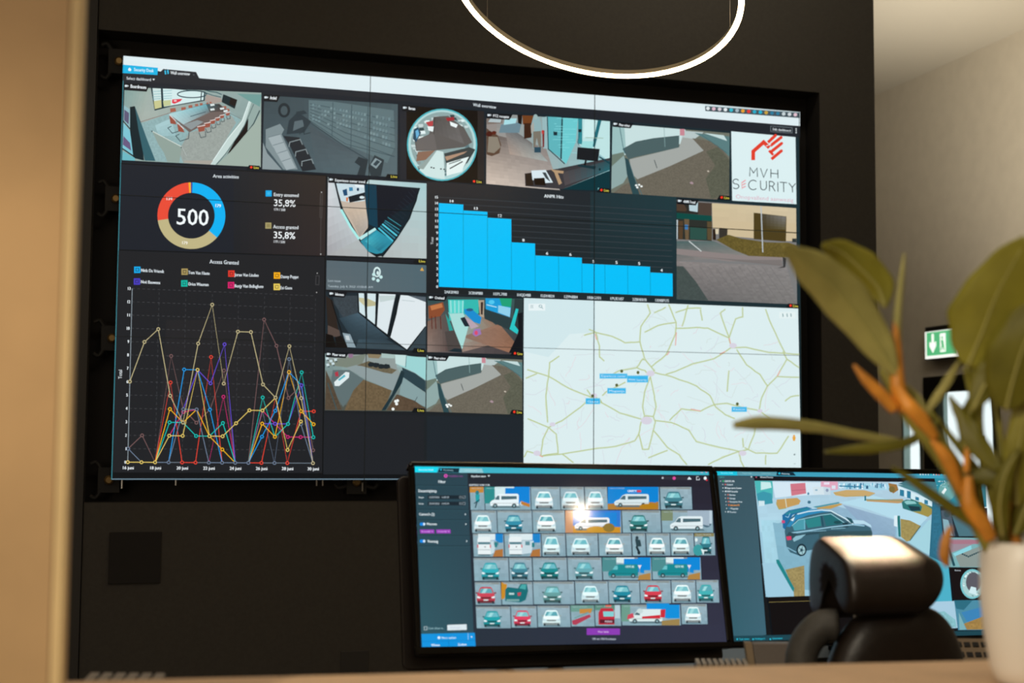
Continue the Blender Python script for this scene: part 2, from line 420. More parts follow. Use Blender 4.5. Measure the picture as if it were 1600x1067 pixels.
# ------------------------------------------------------------------ monitors: poses
S1 = .82
MO1 = CAM + V((.93869, 4.24865, -.07169))*S1; MX1 = V((1, .006, -.012)).normalized(); MZ1 = V((.010, .264, .965)).normalized()
MO2 = CAM + V((1.98366, 4.28749, -.08655))*S1; MX2 = V((.99995, -.004, -.007)).normalized(); MZ2 = V((.009, .236, .972)).normalized()
MW = .82; MH = .461
def monitor(o, X, Z, label, housing=None):
    Y = Z.cross(X).normalized()          # away from viewer
    X = Y.cross(Z).normalized()
    t = thing('desk_monitor', label, 'monitor', tuple(o + X*MW/2 - Z*MH + Y*.05), 'monitors on the operator desk')
    bz = .013
    bm = bmesh.new()
    obox(bm, o, X, Y, Z, (-bz, -.006, .0), (MW+bz, .03, bz)); obox(bm, o, X, Y, Z, (-bz, -.006, -MH-.016), (MW+bz, .03, -MH))
    obox(bm, o, X, Y, Z, (-bz, -.006, -MH), (0, .03, 0)); obox(bm, o, X, Y, Z, (MW, -.006, -MH), (MW+bz, .03, 0))
    bmesh.ops.remove_doubles(bm, verts=bm.verts, dist=1e-5)
    obj('bezel', bm, M['bezel'], t, bevel=.005)
    obj('back_cover', obox(bmesh.new(), o, X, Y, Z, (.0, .012, -MH), (MW, .05, 0)), M['housing'], t, bevel=.01)
    c = o + X*MW/2 - Z*MH*.6 + Y*.05
    DZ = .80
    bm = tube(bmesh.new(), [c, c + Y*.06, V((c.x, c.y + .10, c.z-.1)), (c.x, c.y+.10, DZ+.02)], .022, 12); obj('stand', bm, M['black'], t, smooth=True)
    obj('stand_base', B((c.x-.14, c.y-.02, DZ+.001), (c.x+.14, c.y+.2, DZ+.018)), M['black'], t, bevel=.006)
    return t, X, Y, Z
mon1, MX1, MY1, MZ1 = monitor(MO1, MX1, MZ1, 'large black desk monitor showing rows of vehicle pictures, left of the two')
mon2, MX2, MY2, MZ2 = monitor(MO2, MX2, MZ2, 'large black desk monitor showing a parking lot camera view behind the plant')
# rounded dark backing plate that frames the left monitor
o_ = MO1 + MY1*.055
pts = []
x0, x1, zz0, zz1, r = -.034, .832, -.505, -.012, .018
for cx, cz, a in ((x1-r, zz1-r, 0), (x0+r, zz1-r, 90), (x0+r, zz0+r, 180), (x1-r, zz0+r, 270)):
    for k in range(7):
        t_ = math.radians(a + k*15); pts.append(o_ + MX1*(cx+r*math.cos(t_)) + MZ1*(cz+r*math.sin(t_)))
obj('backing_plate', prism(bmesh.new(), pts, MY1*.02), M['housing'], mon1, bevel=.004)

# pendant bulb hanging behind the photographer, mirrored as a bright spot in the left monitor
q = onp(908, 801, MO1, -MY1); d = (q - CAM).normalized(); n = -MY1; r_ = d - n*(2*d.dot(n)); bl = q + r_*4.2
pd = thing('pendant_bulb', 'warm pendant bulb hanging from the ceiling above the reception counter', 'lamp', tuple(bl))
bm = bmesh.new(); bmesh.ops.create_uvsphere(bm, u_segments=20, v_segments=12, radius=.034, matrix=Matrix.Translation(bl)); obj('bulb', bm, M['bulb'], pd, smooth=True)
obj('socket', tube(bmesh.new(), [bl+V((0,0,.04)), bl+V((0,0,.11))], .02, 14), M['black'], pd)
obj('cable', tube(bmesh.new(), [bl+V((0,0,.11)), (bl.x, bl.y, CEIL)], .003, 6), M['black'], pd)

# ------------------------------------------------------------------ desk, counter, pillar
dk = thing('operator_desk', 'dark desk carrying the two monitors in front of the video wall', 'desk', (1.7, -3.3, 0))
obj('desk_top', B((.88, -3.98, .765), (3.5, -2.95, .80)), M['desk'], dk, bevel=.004)
for x in (.92, 3.42): obj('leg_panel', B((x, -3.9, 0), (x+.04, -3.0, .765)), M['desk'], dk)
obj('modesty_panel', B((.96, -3.05, .3), (3.42, -3.02, .765)), M['desk'], dk)
# counter: the far top edge runs through two photo points
CZ = 1.4 - 2.05*345/F
a = onp(300, 1059, (0, 0, CZ), V((0, 0, 1))); b = onp(1400, 1034, (0, 0, CZ), V((0, 0, 1)))
dirc = (b - a).normalized(); nrm = V((dirc.y, -dirc.x, 0))
p0 = a - dirc*.17; p1 = a + dirc*3.2
ct = thing('reception_counter', 'beige reception counter running along the bottom of the view', 'counter', (p0.x*.5+p1.x*.5, p0.y - .3, 0))
obj('counter_top', prism(bmesh.new(), [p0, p1, p1+nrm*.42, p0+nrm*.42], V((0, 0, -.04))), M['counter'], ct, bevel=.004)
obj('counter_front', prism(bmesh.new(), [V((q.x, q.y, .0)) for q in (p0+nrm*.1, p1+nrm*.1, p1+nrm*.36, p0+nrm*.36)], V((0, 0, CZ-.042))), M['wood'], ct)
# sandy pillar at the left border
pe = at(136, 200, 1.56); pe2 = at(112, 860, 1.56)
px_ = (pe.x + pe2.x)/2 - .0055; py_ = (pe.y+pe2.y)/2
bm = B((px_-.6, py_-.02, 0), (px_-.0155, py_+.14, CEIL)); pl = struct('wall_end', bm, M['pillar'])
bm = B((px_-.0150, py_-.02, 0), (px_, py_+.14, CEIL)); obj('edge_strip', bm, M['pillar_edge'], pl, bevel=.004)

# ------------------------------------------------------------------ things on the desk, just over the counter edge
def device(name, label, cat, px0, py0, px1, py1, d, m, slope=.35, dz=.80, dep=.16):
    a = at(px0, py0, d); b = at(px1, py1, d)
    b = V((b.x, a.y - .01, a.z)) if False else b
    X = (V((b.x-a.x, b.y-a.y, 0))).normalized(); Wd = (b-a).length; Y = V((X.y, -X.x, 0))
    t = thing(name, label, cat, (a.x, a.y, dz))
    top = [V((a.x, a.y, a.z)), V((a.x, a.y, a.z)) + X*Wd, V((a.x, a.y, a.z)) + X*Wd + Y*dep - V((0,0,dep*slope)), V((a.x, a.y, a.z)) + Y*dep - V((0,0,dep*slope))]
    bm = bmesh.new(); vt = [bm.verts.new(p) for p in top]; vb = [bm.verts.new((p.x, p.y, dz + .001)) for p in top]
    bm.faces.new(vt); bm.faces.new(vb[::-1])
    for i in range(4): bm.faces.new([vt[i], vt[(i+1)%4], vb[(i+1)%4], vb[i]])
    obj('case', bm, m, t, bevel=.003)
    return t, top, X, Y, Wd
ph, top, X, Y, Wd = device('keypad_phone', 'tan desk phone with rows of dark keys beside the white plant pot', 'phone', 1484, 996, 1550, 1001, 3.3, M['tanplastic'], slope=1.1, dep=.085)
u = (top[1]-top[0]); v_ = (top[3]-top[0]); nn = u.cross(v_).normalized(); nn = nn if nn.z > 0 else -nn
for j in range(4):
    for i in range(4):
        c = top[0] + u*(.16+.2*i) + v_*(.16+.22*j)
        obj('key', obox(bmesh.new(), c, u.normalized(), v_.normalized(), nn, (-.007, -.006, -.001), (.007, .006, .003)), M['black'], ph)
for nm, lb, q0, q1, d, nk in (('keyboard', 'pale keyboard peeking over the counter under the left monitor', (1084, 1034), (1166, 1031), 3.15, 9), ('keyboard', 'blurred pale keyboard at the far left end of the counter', (140, 1058), (262, 1052), 2.35, 6)):
    kb, top, X, Y, Wd = device(nm, lb, 'keyboard', *q0, *q1, d, M['housing'], slope=.15, dep=.10, dz=.80 if d > 3 else CZ - .12)
    u = (top[1]-top[0]); v_ = (top[3]-top[0]); nn = V((0, 0, 1))
    for i in range(nk):
        c = top[0] + u*((i+.5)/nk) + v_*.15
        obj('key', obox(bmesh.new(), c, u.normalized(), v_.normalized(), nn, (-Wd/nk*.36, -.011, -.001), (Wd/nk*.36, .03, .010)), M['key'], kb, bevel=.002)
# grey slanted console box
a = at(1163, 1004, 3.2); b = at(1172, 1048, 3.2); c = at(1232, 1004, 3.2)
bm = bmesh.new(); X = V((1, 0, 0)); D = V((0, .11, 0))
pts = [at(1176, 1005, 3.2), at(1240, 1005, 3.2), at(1240, 1060, 3.14), at(1180, 1060, 3.14)]
cs = thing('desk_console', 'small grey slanted console box under the right monitor', 'console', (pts[2].x, pts[2].y, .80))
zb = .801
low = [V((pts[3].x, pts[3].y, zb)), V((pts[2].x, pts[2].y, zb))]
fr_ = [pts[0], pts[1], V((pts[1].x, pts[1].y-.03, zb)), V((pts[0].x + .008, pts[0].y-.03, zb))]
obj('case', prism(bmesh.new(), fr_, V((.012, .03, 0))), M['greypl'], cs, bevel=.003)
fl = [at(1164, 1004, 3.2), at(1175, 1004, 3.2), V((pts[0].x+.006, pts[0].y-.03, zb)), V((pts[0].x-.010, pts[0].y-.03, zb))]
obj('side_edge', prism(bmesh.new(), fl, V((.005, .02, 0))), M['tanplastic'], cs, label='tan side edge')

# ------------------------------------------------------------------ office chair seen from behind
cd = 2.84
hr = at(1370, 900, cd)
th = math.radians(-3); W = V((math.cos(th), math.sin(th), 0)); Rr = V((W.y, -W.x, 0)); Z = V((0, 0, 1))   # W right, Rr toward viewer
ch = thing('office_chair', 'black leather office chair with a curled headrest, brightly lit on top', 'chair', (hr.x, hr.y + .1, 0))
def sec(prof, w, k, dz=0, kz=None):
    return [hr + W*w + Rr*(r*k) + Z*((z - .02)*(kz or k) + .02 + dz) for r, z in prof]
# headrest: an inverted U profile (r toward viewer, z up), lofted along W
prof = [(-.118,-.085),(-.122,-.02),(-.115,.035),(-.092,.066),(-.06,.078),(-.05,.078),(.050,.046),(.058,.042),(.076,.026),(.088,.0),(.092,-.03),(.086,-.058),(.064,-.074),(.042,-.066),(.034,-.035),(.022,.0),(-.008,.022),(-.036,.012),(-.050,-.03),(-.054,-.085),(-.08,-.098)]
st = [(-.104,.80,.86),(-.099,.92,.95),(-.090,.985,.99),(-.080,1,1),(-.076,1,1),(-.02,1,1),(.03,1,1),(.058,1,1),(.064,.99,.985),(.084,.93,.88),(.102,.84,.70),(.114,.72,.52),(.120,.6,.38)]
bm = bmesh.new(); rings = []
for w_, k, kz in st: rings.append([bm.verts.new(p) for p in sec(prof, w_, k, 0, kz)])
n = len(prof)
for i in range(len(rings)-1):
    for k in range(n): bm.faces.new([rings[i][k], rings[i][(k+1)%n], rings[i+1][(k+1)%n], rings[i+1][k]])
bm.faces.new(rings[0]); bm.faces.new(rings[-1][::-1])
obj('headrest', bm, M['leather'], ch, smooth=True, subsurf=2)
for s in (-.04, .045):
    p = hr + W*s; obj('headrest_post', tube(bmesh.new(), [p + Z*(.0) - Rr*.02, p - Z*.16 - Rr*.02], .007, 10), M['steel'], ch, smooth=True)
# crease on the rear of the headrest
# backrest shell: rounded slab
def superslab(bm, cx, zc, a, b, thick, r_of, pw=3.2, nu=36, nv=7):
    rr = []
    for j in range(nv+1):
        s = j/nv; k = 1 - abs(2*s-1)**3*.22; off = (s-.5)*thick
        rr.append([bm.verts.new(hr + W*(cx + a*k*math.copysign(abs(math.cos(t))**(2/pw), math.cos(t))) + Z*(zc + b*k*math.copysign(abs(math.sin(t))**(2/pw), math.sin(t)))
              + Rr*(off + r_of(math.cos(t)))) for t in [2*PI*i/nu for i in range(nu)]])
    for j in range(nv):
        for i in range(nu): bm.faces.new([rr[j][i], rr[j][(i+1)%nu], rr[j+1][(i+1)%nu], rr[j+1][i]])
    bm.faces.new(rr[0]); bm.faces.new(rr[-1][::-1]); return bm
obj('backrest', superslab(bmesh.new(), .052, -.055-.36, .17, .36, .10, lambda c: -.03*c*c, 2.9), M['leather'], ch, smooth=True, subsurf=1)
bm = tube(bmesh.new(), smoothpath([hr+W*(-.075)+Z*(-.10)+Rr*-.02, hr+W*(-.11)+Z*(-.105)+Rr*-.035, hr+W*(-.14)+Z*(-.15)+Rr*-.05, hr+W*(-.148)+Z*(-.22)+Rr*-.05, hr+W*(-.15)+Z*(-.45)+Rr*-.05, hr+W*(-.13)+Z*(-.62)+Rr*-.04], 5), [.02]+[.033]*24+[.03], 16)
obj('side_bolster', bm, M['leather2'], ch, smooth=True, label='grey side bolster')
bm = superslab(bmesh.new(), .04, -.80, .25, .045, .46, lambda c: -.28, 3.5); obj('seat', bm, M['leather'], ch, smooth=True)
bs = hr + W*.04 - Rr*.26
obj('gas_column', tube(bmesh.new(), [V((bs.x, bs.y, .12)), V((bs.x, bs.y, hr.z-.84))], .03, 16), M['steel'], ch, smooth=True)
for k in range(5):
    t_ = 2*PI*k/5; e_ = V((bs.x + .3*math.cos(t_), bs.y + .3*math.sin(t_), .075))
    lg = obj('base_leg', tube(bmesh.new(), [V((bs.x, bs.y, .13)), e_], [.03, .02], 10), M['black'], ch, smooth=True)
    obj('caster', tube(bmesh.new(), [e_ + V((-.02, 0, -.043)), e_ + V((.02, 0, -.043))], .03, 14), M['black'], lg)
for s in (-.27, .33):
    p = hr + W*s - Rr*.24
    obj('armrest', tube(bmesh.new(), smoothpath([p + Rr*.1 + Z*(-.78), p + Rr*.1 + Z*(-.6), p + Z*(-.575), p - Rr*.14 + Z*(-.58)], 5), .02, 12), M['black'], ch, smooth=True)
# added collimated area light, no opening above, making the bright patch on the headrest
tgt = hr + W*-.011 + Rr*0 + Z*.062
area('headrest_fill_beam', tuple(tgt + V((0, .30, 3.2))), tuple(tgt), .134, .104, 4.6, (1, .8, .56), math.radians(1.0))

# ------------------------------------------------------------------ video wall: 3 x 3 panels, then each window of its picture
vw = thing('video_wall', 'big wall-mounted video wall of nine joined panels showing camera views, charts and a map', 'video wall', (WR/2, .02, WB))
PWD, PHT = WR/3, (WT-WB)/3; g = .0013
for j in range(3):
    for i in range(3):
        x0, x1 = i*PWD, (i+1)*PWD; z1 = WT - j*PHT; z0 = z1 - PHT
        bm = B((x0+.0005, .003, z0+.0005), (x1-.0005, .09, z1-.0005))
        for a, b in (((x0+.0004,-.006,z0),(x0+g,.003,z1)), ((x1-g,-.006,z0),(x1-.0004,.003,z1)), ((x0+g,-.006,z0+.0004),(x1-g,.003,z0+g)), ((x0+g,-.006,z1-g),(x1-g,.003,z1-.0004))): box(bm, a, b)
        obj('display_panel', bm, M['rim'], vw)
def cv(base=0): return Canvas((0, 0, 0), (0, -1, 0), (0, 0, 1), base)
def fin(c, name, label=None): return c.build(name, M['wallscreen'], vw, label)
def rectw(c, x0, z0, x1, z1, col):           # plain rectangle in wall metres
    c.lift(); c.add([V((x0,0,z0)), V((x1,0,z0)), V((x1,0,z1)), V((x0,0,z1))], [[0,1,2,3]], [lin(col)])
# background of the dashboard
c = cv(.0001); n, m_ = 24, 14; P = []; Fs = []; C = []
for j in range(m_+1):
    for i in range(n+1): P.append(V((WR*i/n, 0, WT-(WT-WB)*j/m_)))
for j in range(m_):
    for i in range(n):
        u, v = i/n, j/m_; a = lin('1b212a'); b = lin('1d2023'); d = lin('1c3036')
        C.append([(a[k]*(1-v)+b[k]*v)*(1-max(0,u-.35)/.65) + d[k]*max(0,u-.35)/.65 for k in range(3)]); q = j*(n+1)+i; Fs.append([q, q+1, q+n+2, q+n+1])
c.add(P, Fs, C)
rectw(c, 0, WB, WR, WB+.006, '6f8898'); rectw(c, 0, WB, .004, WT, '3f909e'); rectw(c, .004, WB+.006, WR*.62, WB+.055, '101316')
fin(c, 'dashboard_background')
# title bar
c = cv(.0006).crop(140, 40, .25)
c.grad([(211,188),(4440,540),(4440,628),(208,247)], ['e2f0f4','dcecf0','e0eeee','dceef2'], 10, 2)
c.poly([(208,247),(700,330),(4440,628),(4440,628),(4440,560),(690,274),(211,230)], 'dfeef2')
c.poly([(208,244),(427,264),(424,309),(206,297)], '12b4e6')
c.poly([(208,297),(424,309),(460,271),(665,290),(686,330),(1600,411),(4440,628),(4440,700),(1600,440),(208,345)], '22262d')
c.poly([(240,272),(250,262),(261,274),(258,284),(243,283)], 'e8f8ff')
c.text('Security Desk', 276, 284, 400, 292, 20, 'e4f8ff', .03)
c.text('Wall overview', 505, 304, 626, 312, 20, 'e8f0f4', .03)
for q in ((468,286),(484,284),(470,299),(486,296)): c.rect(q[0], q[1]-6, q[0]+9, q[1]+6, '35bfe8')
c.text('x', 646, 310, 656, 311, 9, '77808a')
c.text('Select dashboard', 230, 337, 383, 347, 18, 'dfe8ee', .02); c.poly([(392,332),(408,333),(400,344)], 'e8f0f4')
c.crop(0, 0, 1)
c.text('Wall overview', 739, 166, 775, 170, 5, 'dde8ee', .03)
c.poly([(1101.5,165.5),(1249.5,176),(1249.5,184.5),(1102,173.5)], '44545c')
c.poly([(1101.5,165),(1249.6,175.5),(1249.6,176.6),(1101.5,166.2)], '9fb4ba')
for i, col in enumerate(['e0e8ea','e0b8c8','d8d0d8','e8eef0','38b8cc','a8b8c0','e8a030','e03a34','28a8c8','20b0d0','c8a040','2a7a9a','2a7a9a','c8d4d8','d0d8dc','e0c0cc']):
    x = 1106 + i*9.1; y = 169.4 + i*.66; c.disc(x, y, 3, 2.9, col, 8)
c.line([(1204,197),(1237.5,199.6),(1237.5,208),(1204,205.4)], .5, '8a979c', True); c.text('Edit dashboard', 1207, 203.5, 1235, 206, 3.6, 'dfe8ea', .03)
for k in (0,3,6): c.disc(1243.8, 201.3+k, 1, 1, 'dfe8ea', 8)
fin(c, 'title_bar')

def badge(c, x0, y0, x1, y1, s, h=5.5, live=None, rec=True):
    """name tab in the top left corner of a feed, live mark in the lower right; photo pixels"""
    o = c.o; c.crop(0, 0, 1); sl = (y1-y0)/(x1-x0)
    c.poly([(x0,y0-h*.75),(x1+4,y1-h*.75),(x1-1,y1+h*1.0),(x0,y0+h*1.0)], '10141a')
    c.rect(x0+1.5, y0-1.6, x0+5.5, y0+1.6, 'd8e4ea'); c.poly([(x0+5.5,y0),(x0+7.2,y0-1.5),(x0+7.2,y0+1.5)], 'd8e4ea')
    c.text(s, x0+10, y0+2.4+sl*8, x1-2, y1+2.4, h*.82, 'eaf2f6', .05)
    if live:
        x, y = live
        c.poly([(x-19,y+3.6),(x-15,y-3.4),(x+2,y-2.2),(x+2,y+4.8)], '12161a')
        if rec: c.disc(x-11.5, y, 1.9, 1.9, 'ff3a22', 10)
        c.text('Live', x-8 if rec else x-10, y+2.3, x, y+2.8, 3.9, 'd8cc50', .05)
    c.o = o

# --- boardroom
c = cv(.0006).crop(190, 130, .1375)
c.poly([(28,40),(1592,105),(1585,960),(0,880)], '93a9a4')
c.grad([(230,60),(1500,130),(1360,410),(220,440)], ['9fb0aa','8fa6a4','8aa09e','a9b4ac'], 12, 6, .02)
c.grad([(28,40),(340,45),(215,440),(30,250)], ['7fa09c','a2b4ac','a4aea6','86a4a0'], 8, 8, .02)
c.grain([(220,455),(540,345),(960,210),(1230,320),(1360,410),(1180,640),(1010,925),(520,895),(385,885),(290,640)], '8fb0b2', .08, 16)
c.grain([(770,560),(1000,500),(1250,370),(1300,450),(1010,925),(700,905),(650,760)], '9aa39e', .08, 16)
c.grad([(380,480),(560,400),(620,600),(420,600)], ['a8ccd0','a8ccd0','98bcc0','98bcc0'], 5, 4, .03)
c.poly([(330,45),(450,45),(950,95),(945,200),(560,265),(375,312)], '16323c')
for p, col in (([(350,50),(445,55),(455,275),(378,295)], 'cfe4e2'), ([(468,55),(935,100),(930,190),(620,245),(480,268)], 'd4ecec')): c.poly(p, col)
c.poly([(365,205),(450,190),(455,275),(378,295)], 'c8c890'); c.poly([(470,200),(560,190),(560,250),(480,265)], 'c4cc98')
for y in (90, 120, 150, 175): c.line([(352,y+6),(446,y)], 7, '8cc0c4'); c.line([(470,y),(570,y-6)], 6, '7cb8c0')
c.poly([(575,185),(690,178),(670,205),(600,235),(572,225)], 'e2344a'); c.disc(610,200,18,10,'e8d0d4',10)
c.line([(800+165*math.cos(t*.2), 125+40*math.sin(t*.2)+(t*.0)) for t in range(32)], 12, '1f4450', True)
c.line([(950,80),(1010,95),(1080,105),(1140,130)], 10, '24505a'); c.line([(955,110),(1040,140),(1130,160)], 8, '24505a'); c.line([(910,90),(900,195)], 12, '16323c')
c.poly([(1155,125),(1315,190),(1285,292),(1135,215)], '13282e'); c.poly([(1240,160),(1315,190),(1290,270),(1220,235)], '1a1414')
c.poly([(962,130),(1130,170),(1140,215),(1040,235),(945,205)], 'a89c94')
c.line([(215,440),(560,335)], 8, '8a7c76'); c.line([(1220,335),(1360,410)], 8, '7c8884')
for x, y, s in ((585,305,34),(705,290,28),(783,265,24),(853,248,20),(905,238,18),(975,228,14),(1010,222,14),(1100,245,18),(1170,275,22),(1205,305,22)): c.poly([(x-s,y-s*.5),(x+s*.8,y-s*.7),(x+s,y+s*.5),(x-s*.9,y+s*.8)], 'a5614e')
c.poly([(535,350),(960,235),(1110,235),(1220,320),(770,560)], '6f625e')
c.grad([(535,350),(960,240),(1010,330),(700,470)], ['b4dce0','6cb0bc','6a6a6c','a8c4c8'], 10, 8, .02)
c.grad([(960,240),(1110,238),(1190,320),(1000,330)], ['3f6a74','30302f','503e38','5c5450'], 6, 4, .05)
c.poly([(700,470),(860,420),(930,440),(790,530)], '8d9698')
c.line([(780,380),(850,358),(960,325)], 8, '3b5560')
for x, y in ((1030,248),(1030,300),(1180,318),(1140,290)): c.poly([(x-25,y-8),(x+22,y-14),(x+28,y+6),(x-18,y+14)], 'dde8e8')
for x, y, s in ((1205,350,26),(1140,380,26),(1090,410,28),(1035,440,32),(975,475,38),(905,515,46)):
    c.poly([(x-s,y-s*.5),(x+s,y-s*.8),(x+s*.8,y+s*.6),(x-s*.6,y+s*.9)], '995444'); c.line([(x-s,y-s*.4),(x+s,y-s*.8)], 9, 'e4d8d4')
    c.line([(x-s*.6,y+s),(x-s*.1,y+s*2.3),(x+s*1.1,y+s*2),(x+s*1.0,y+s*.6)], 7, '36494e')
for x, y in ((575,420),(665,510)):
    c.poly([(x-35,y-50),(x+25,y-10),(x+50,y+50),(x-20,y+40)], '97503f'); c.line([(x-30,y-60),(x+40,y+10)], 9, 'e4d8d8')
    c.line([(x-10,y+70),(x-50,y+90),(x+0,y+150),(x+95,y+120),(x+100,y+50)], 8, '33464c')
c.poly([(345,545),(685,725),(655,905),(520,895),(480,790),(420,700)], '90a29a'); c.line([(345,545),(685,725)], 8, 'd2dcd4'); c.disc(345,548,8,8,'20363c',8); c.disc(680,730,8,8,'20363c',8); c.line([(685,725),(740,830)], 4, 'c0ccc8')
c.poly([(95,270),(150,262),(190,480),(245,780),(255,880),(130,850),(95,560)], '10232a'); c.poly([(150,262),(220,450),(290,640),(385,885),(262,880),(190,520)], '33606a')
c.poly([(25,250),(95,300),(95,520),(20,440)], '8fb8c0'); c.poly([(30,300),(85,340),(80,470),(28,420)], '5f5a78'); c.poly([(18,450),(95,540),(130,820),(10,740)], '7cc4d4'); c.poly([(20,600),(95,680),(110,770),(14,700)], '6a5a80'); c.line([(18,430),(95,520)], 12, '14282e'); c.line([(10,745),(150,840)], 14, '122026'); c.poly([(10,770),(150,850),(150,885),(4,880)], '6cb8c4')
c.poly([(1450,205),(1475,215),(1380,520),(1180,800),(1060,930),(1010,925),(1200,640),(1370,430)], 'c4d8d4'); c.line([(1450,205),(1370,430),(1200,640),(1010,925)], 9, 'e4f4f2')
c.poly([(1440,400),(1430,560),(1290,740),(1200,810),(1290,650)], '150f10'); c.line([(1500,240),(1380,520),(1190,790),(1080,925)], 7, '3f5a5c'); c.line([(1570,310),(1500,460),(1420,570)], 12, '2a4448')
c.poly([(1310,120),(1590,130),(1570,270),(1450,205)], '6f9c98'); c.poly([(1500,470),(1590,330),(1585,960),(1080,930),(1220,800)], '9fb0a6')
c.poly([(700,905),(1010,925),(1040,880),(720,880)], 'a8a49a')
c.line([(28,40),(1592,105),(1585,960),(0,880)], 10, '1a2028', True)
badge(c, 193.5, 134.5, 230, 137, 'Boardroom', 6.5, (404, 261.5))
fin(c, 'camera_feed', 'camera view of a boardroom with a long table')

# --- archive, grey night view
c = cv(.0006).crop(400, 90, .25)
c.grad([(48,234),(888,290),(884,752),(36,700)], ['3c4a50','4a5c62','5a6c72','44565e'], 20, 12, .03)
c.grad([(330,420),(520,540),(700,640),(380,700)], ['48555b','45525a','55666c','4e5f66'], 10, 6, .03)
c.poly([(330,265),(480,275),(860,330),(868,560),(820,660),(700,600),(600,560),(540,545),(330,400)], '5f757a')
for k in range(7):
    c.line([(338,288+k*18),(560,330+k*35),(868,400+k*43 if k < 5 else 620)], 4, '3d5058'); 
for i in range(26):
    for k in range(5):
        x = 350+i*19; y = 290 + k*(22+i*.75) + (x-350)*.18
        if random.random() < .75: c.rect(x, y, x+14, y+12+i*.3, random.choice(['6d858a','7a9296','64797f','708a90']))
for x, y0_, y1_ in ((480,280,500),(598,295,570),(700,300,630)): c.line([(x,y0_),(x-6,y1_)], 5, '44575e')
c.line([(330,400),(540,545),(700,640)], 6, '38474e')
c.disc(175,330,38,46,'232d33',20); c.disc(175,332,22,29,'46555b',16)
for p in ([(205,395),(260,340),(345,400),(300,470),(190,480)], [(250,340),(300,330),(320,350),(250,365)]): c.poly(p, '2d3a41')
c.poly([(240,400),(290,390),(300,430),(230,460)], '5a6a70'); c.line([(300,420),(300,480),(340,470)], 5, '2a363c'); c.line([(300,450),(270,480)], 5, '2a363c')
c.poly([(60,450),(150,415),(175,450),(160,480),(260,700),(170,700),(60,560)], '7f8f93')
for k in range(4): c.poly([(75+k*28,500+k*50),(150+k*22,480+k*50),(175+k*24,540+k*50),(105+k*28,560+k*48)], 'a0aeb2'); c.line([(75+k*28,500+k*50),(150+k*22,480+k*50)], 3, '5a6a70')
c.poly([(38,520),(70,600),(160,702),(36,700)], '8c9a9e')
c.poly([(170,490),(270,500),(330,600),(375,700),(290,712),(215,560)], '242a30')
for k in range(3): c.line([(205+k*40,560+k*60),(210+k*38,530+k*60),(275+k*36,512+k*62),(290+k*34,545+k*60)], 5, '8a989c')
c.poly([(640,620),(700,640),(680,740),(630,735),(650,680),(615,655)], '2b363c'); c.poly([(740,610),(800,640),(780,740),(720,748),(700,690)], '2e3a40'); c.poly([(745,628),(785,650),(750,695),(715,670)], '8a9da2'); c.poly([(755,640),(775,652),(748,680),(730,668)], '33424a')
c.line([(48,234),(888,290),(884,752),(36,700)], 5, '1a2028', True)
badge(c, 411.5, 152.5, 434, 153.8, 'Archief', 6, (620, 275.5), False)
fin(c, 'camera_feed', 'grey night view of an archive room with shelving')

# --- fisheye
c = cv(.0006).crop(400, 90, .25)
c.poly([(900,298),(1425,335),(1425,790),(900,760)], '15100e'); c.poly([(900,298),(940,300),(940,762),(900,760)], '22262e'); c.poly([(1385,333),(1425,335),(1425,790),(1385,786)], '2a2626')
c.disc(1163,545,220,226,'4fb4c0',40); c.disc(1163,545,211,217,'b4d8d8',40); c.disc(1163,540,196,200,'8fa8a8',36)
for k in range(90):
    a = random.uniform(0, 2*PI); r = random.uniform(135, 200); x = 1163+r*math.cos(a); y = 545+r*math.sin(a); s = random.uniform(6, 20)
    c.poly([(x-s,y-s*.5),(x+s*.7,y-s*.6),(x+s,y+s*.4),(x-s*.6,y+s*.6)], random.choice(['d8ecec','e4f4f4','9cc8cc','5a7a80','c8d8d8','34484c','e0ecea','8a9896']))
c.poly([(1110,370),(1200,365),(1300,440),(1350,530),(1300,560),(1130,580),(1000,585),(990,520),(1080,480)], '5f5c5a')
c.grad([(1110,372),(1250,400),(1300,540),(1110,470)], ['55524f','63605e','6e6c6b','5c5958'], 6, 6, .04)
c.poly([(1000,520),(1110,470),(1130,575),(1000,580)], '6a6664'); c.line([(1115,375),(1110,480)], 4, '3c3a39')
c.poly([(1130,580),(1170,590),(1180,760),(1060,740),(1020,700)], 'cfe6e4'); c.poly([(1130,580),(1045,700),(1010,690)], '95a6a2')
c.poly([(1175,600),(1330,560),(1370,575),(1320,660),(1190,690)], '3c4444'); c.poly([(1010,590),(1120,580),(1060,640),(1000,650)], '8a6a58'); c.poly([(1180,620),(1320,585),(1300,600),(1190,645)], 'b09078')
c.poly([(1190,660),(1330,620),(1280,715),(1190,740)], 'e6f4f2'); c.line([(1210,695),(1290,650)], 7, '20302f'); c.line([(1205,665),(1280,640)], 5, '3c5050')
c.poly([(1185,378),(1235,372),(1240,392),(1195,398)], 'a02c34'); c.poly([(1060,405),(1105,395),(1105,425),(1080,435)], 'b84448'); c.poly([(1070,430),(1110,432),(1105,465),(1075,455)], 'e8f4f4'); c.poly([(1210,400),(1260,420),(1250,440),(1215,425)], 'eef8f8')
c.poly([(985,450),(1010,435),(1030,470),(1000,530),(980,510)], '284a60'); c.poly([(995,460),(1012,450),(1020,480),(1002,510)], '6ab0d8')
for x, y in ((1090,688),(1105,692),(1150,698),(1170,700)): c.rect(x, y-5, x+10, y+3, '22302f')
badge(c, 628, 168.5, 650, 170, 'Bureau', 5.5, (752, 283.5))
fin(c, 'camera_feed', 'round fisheye view of an office')

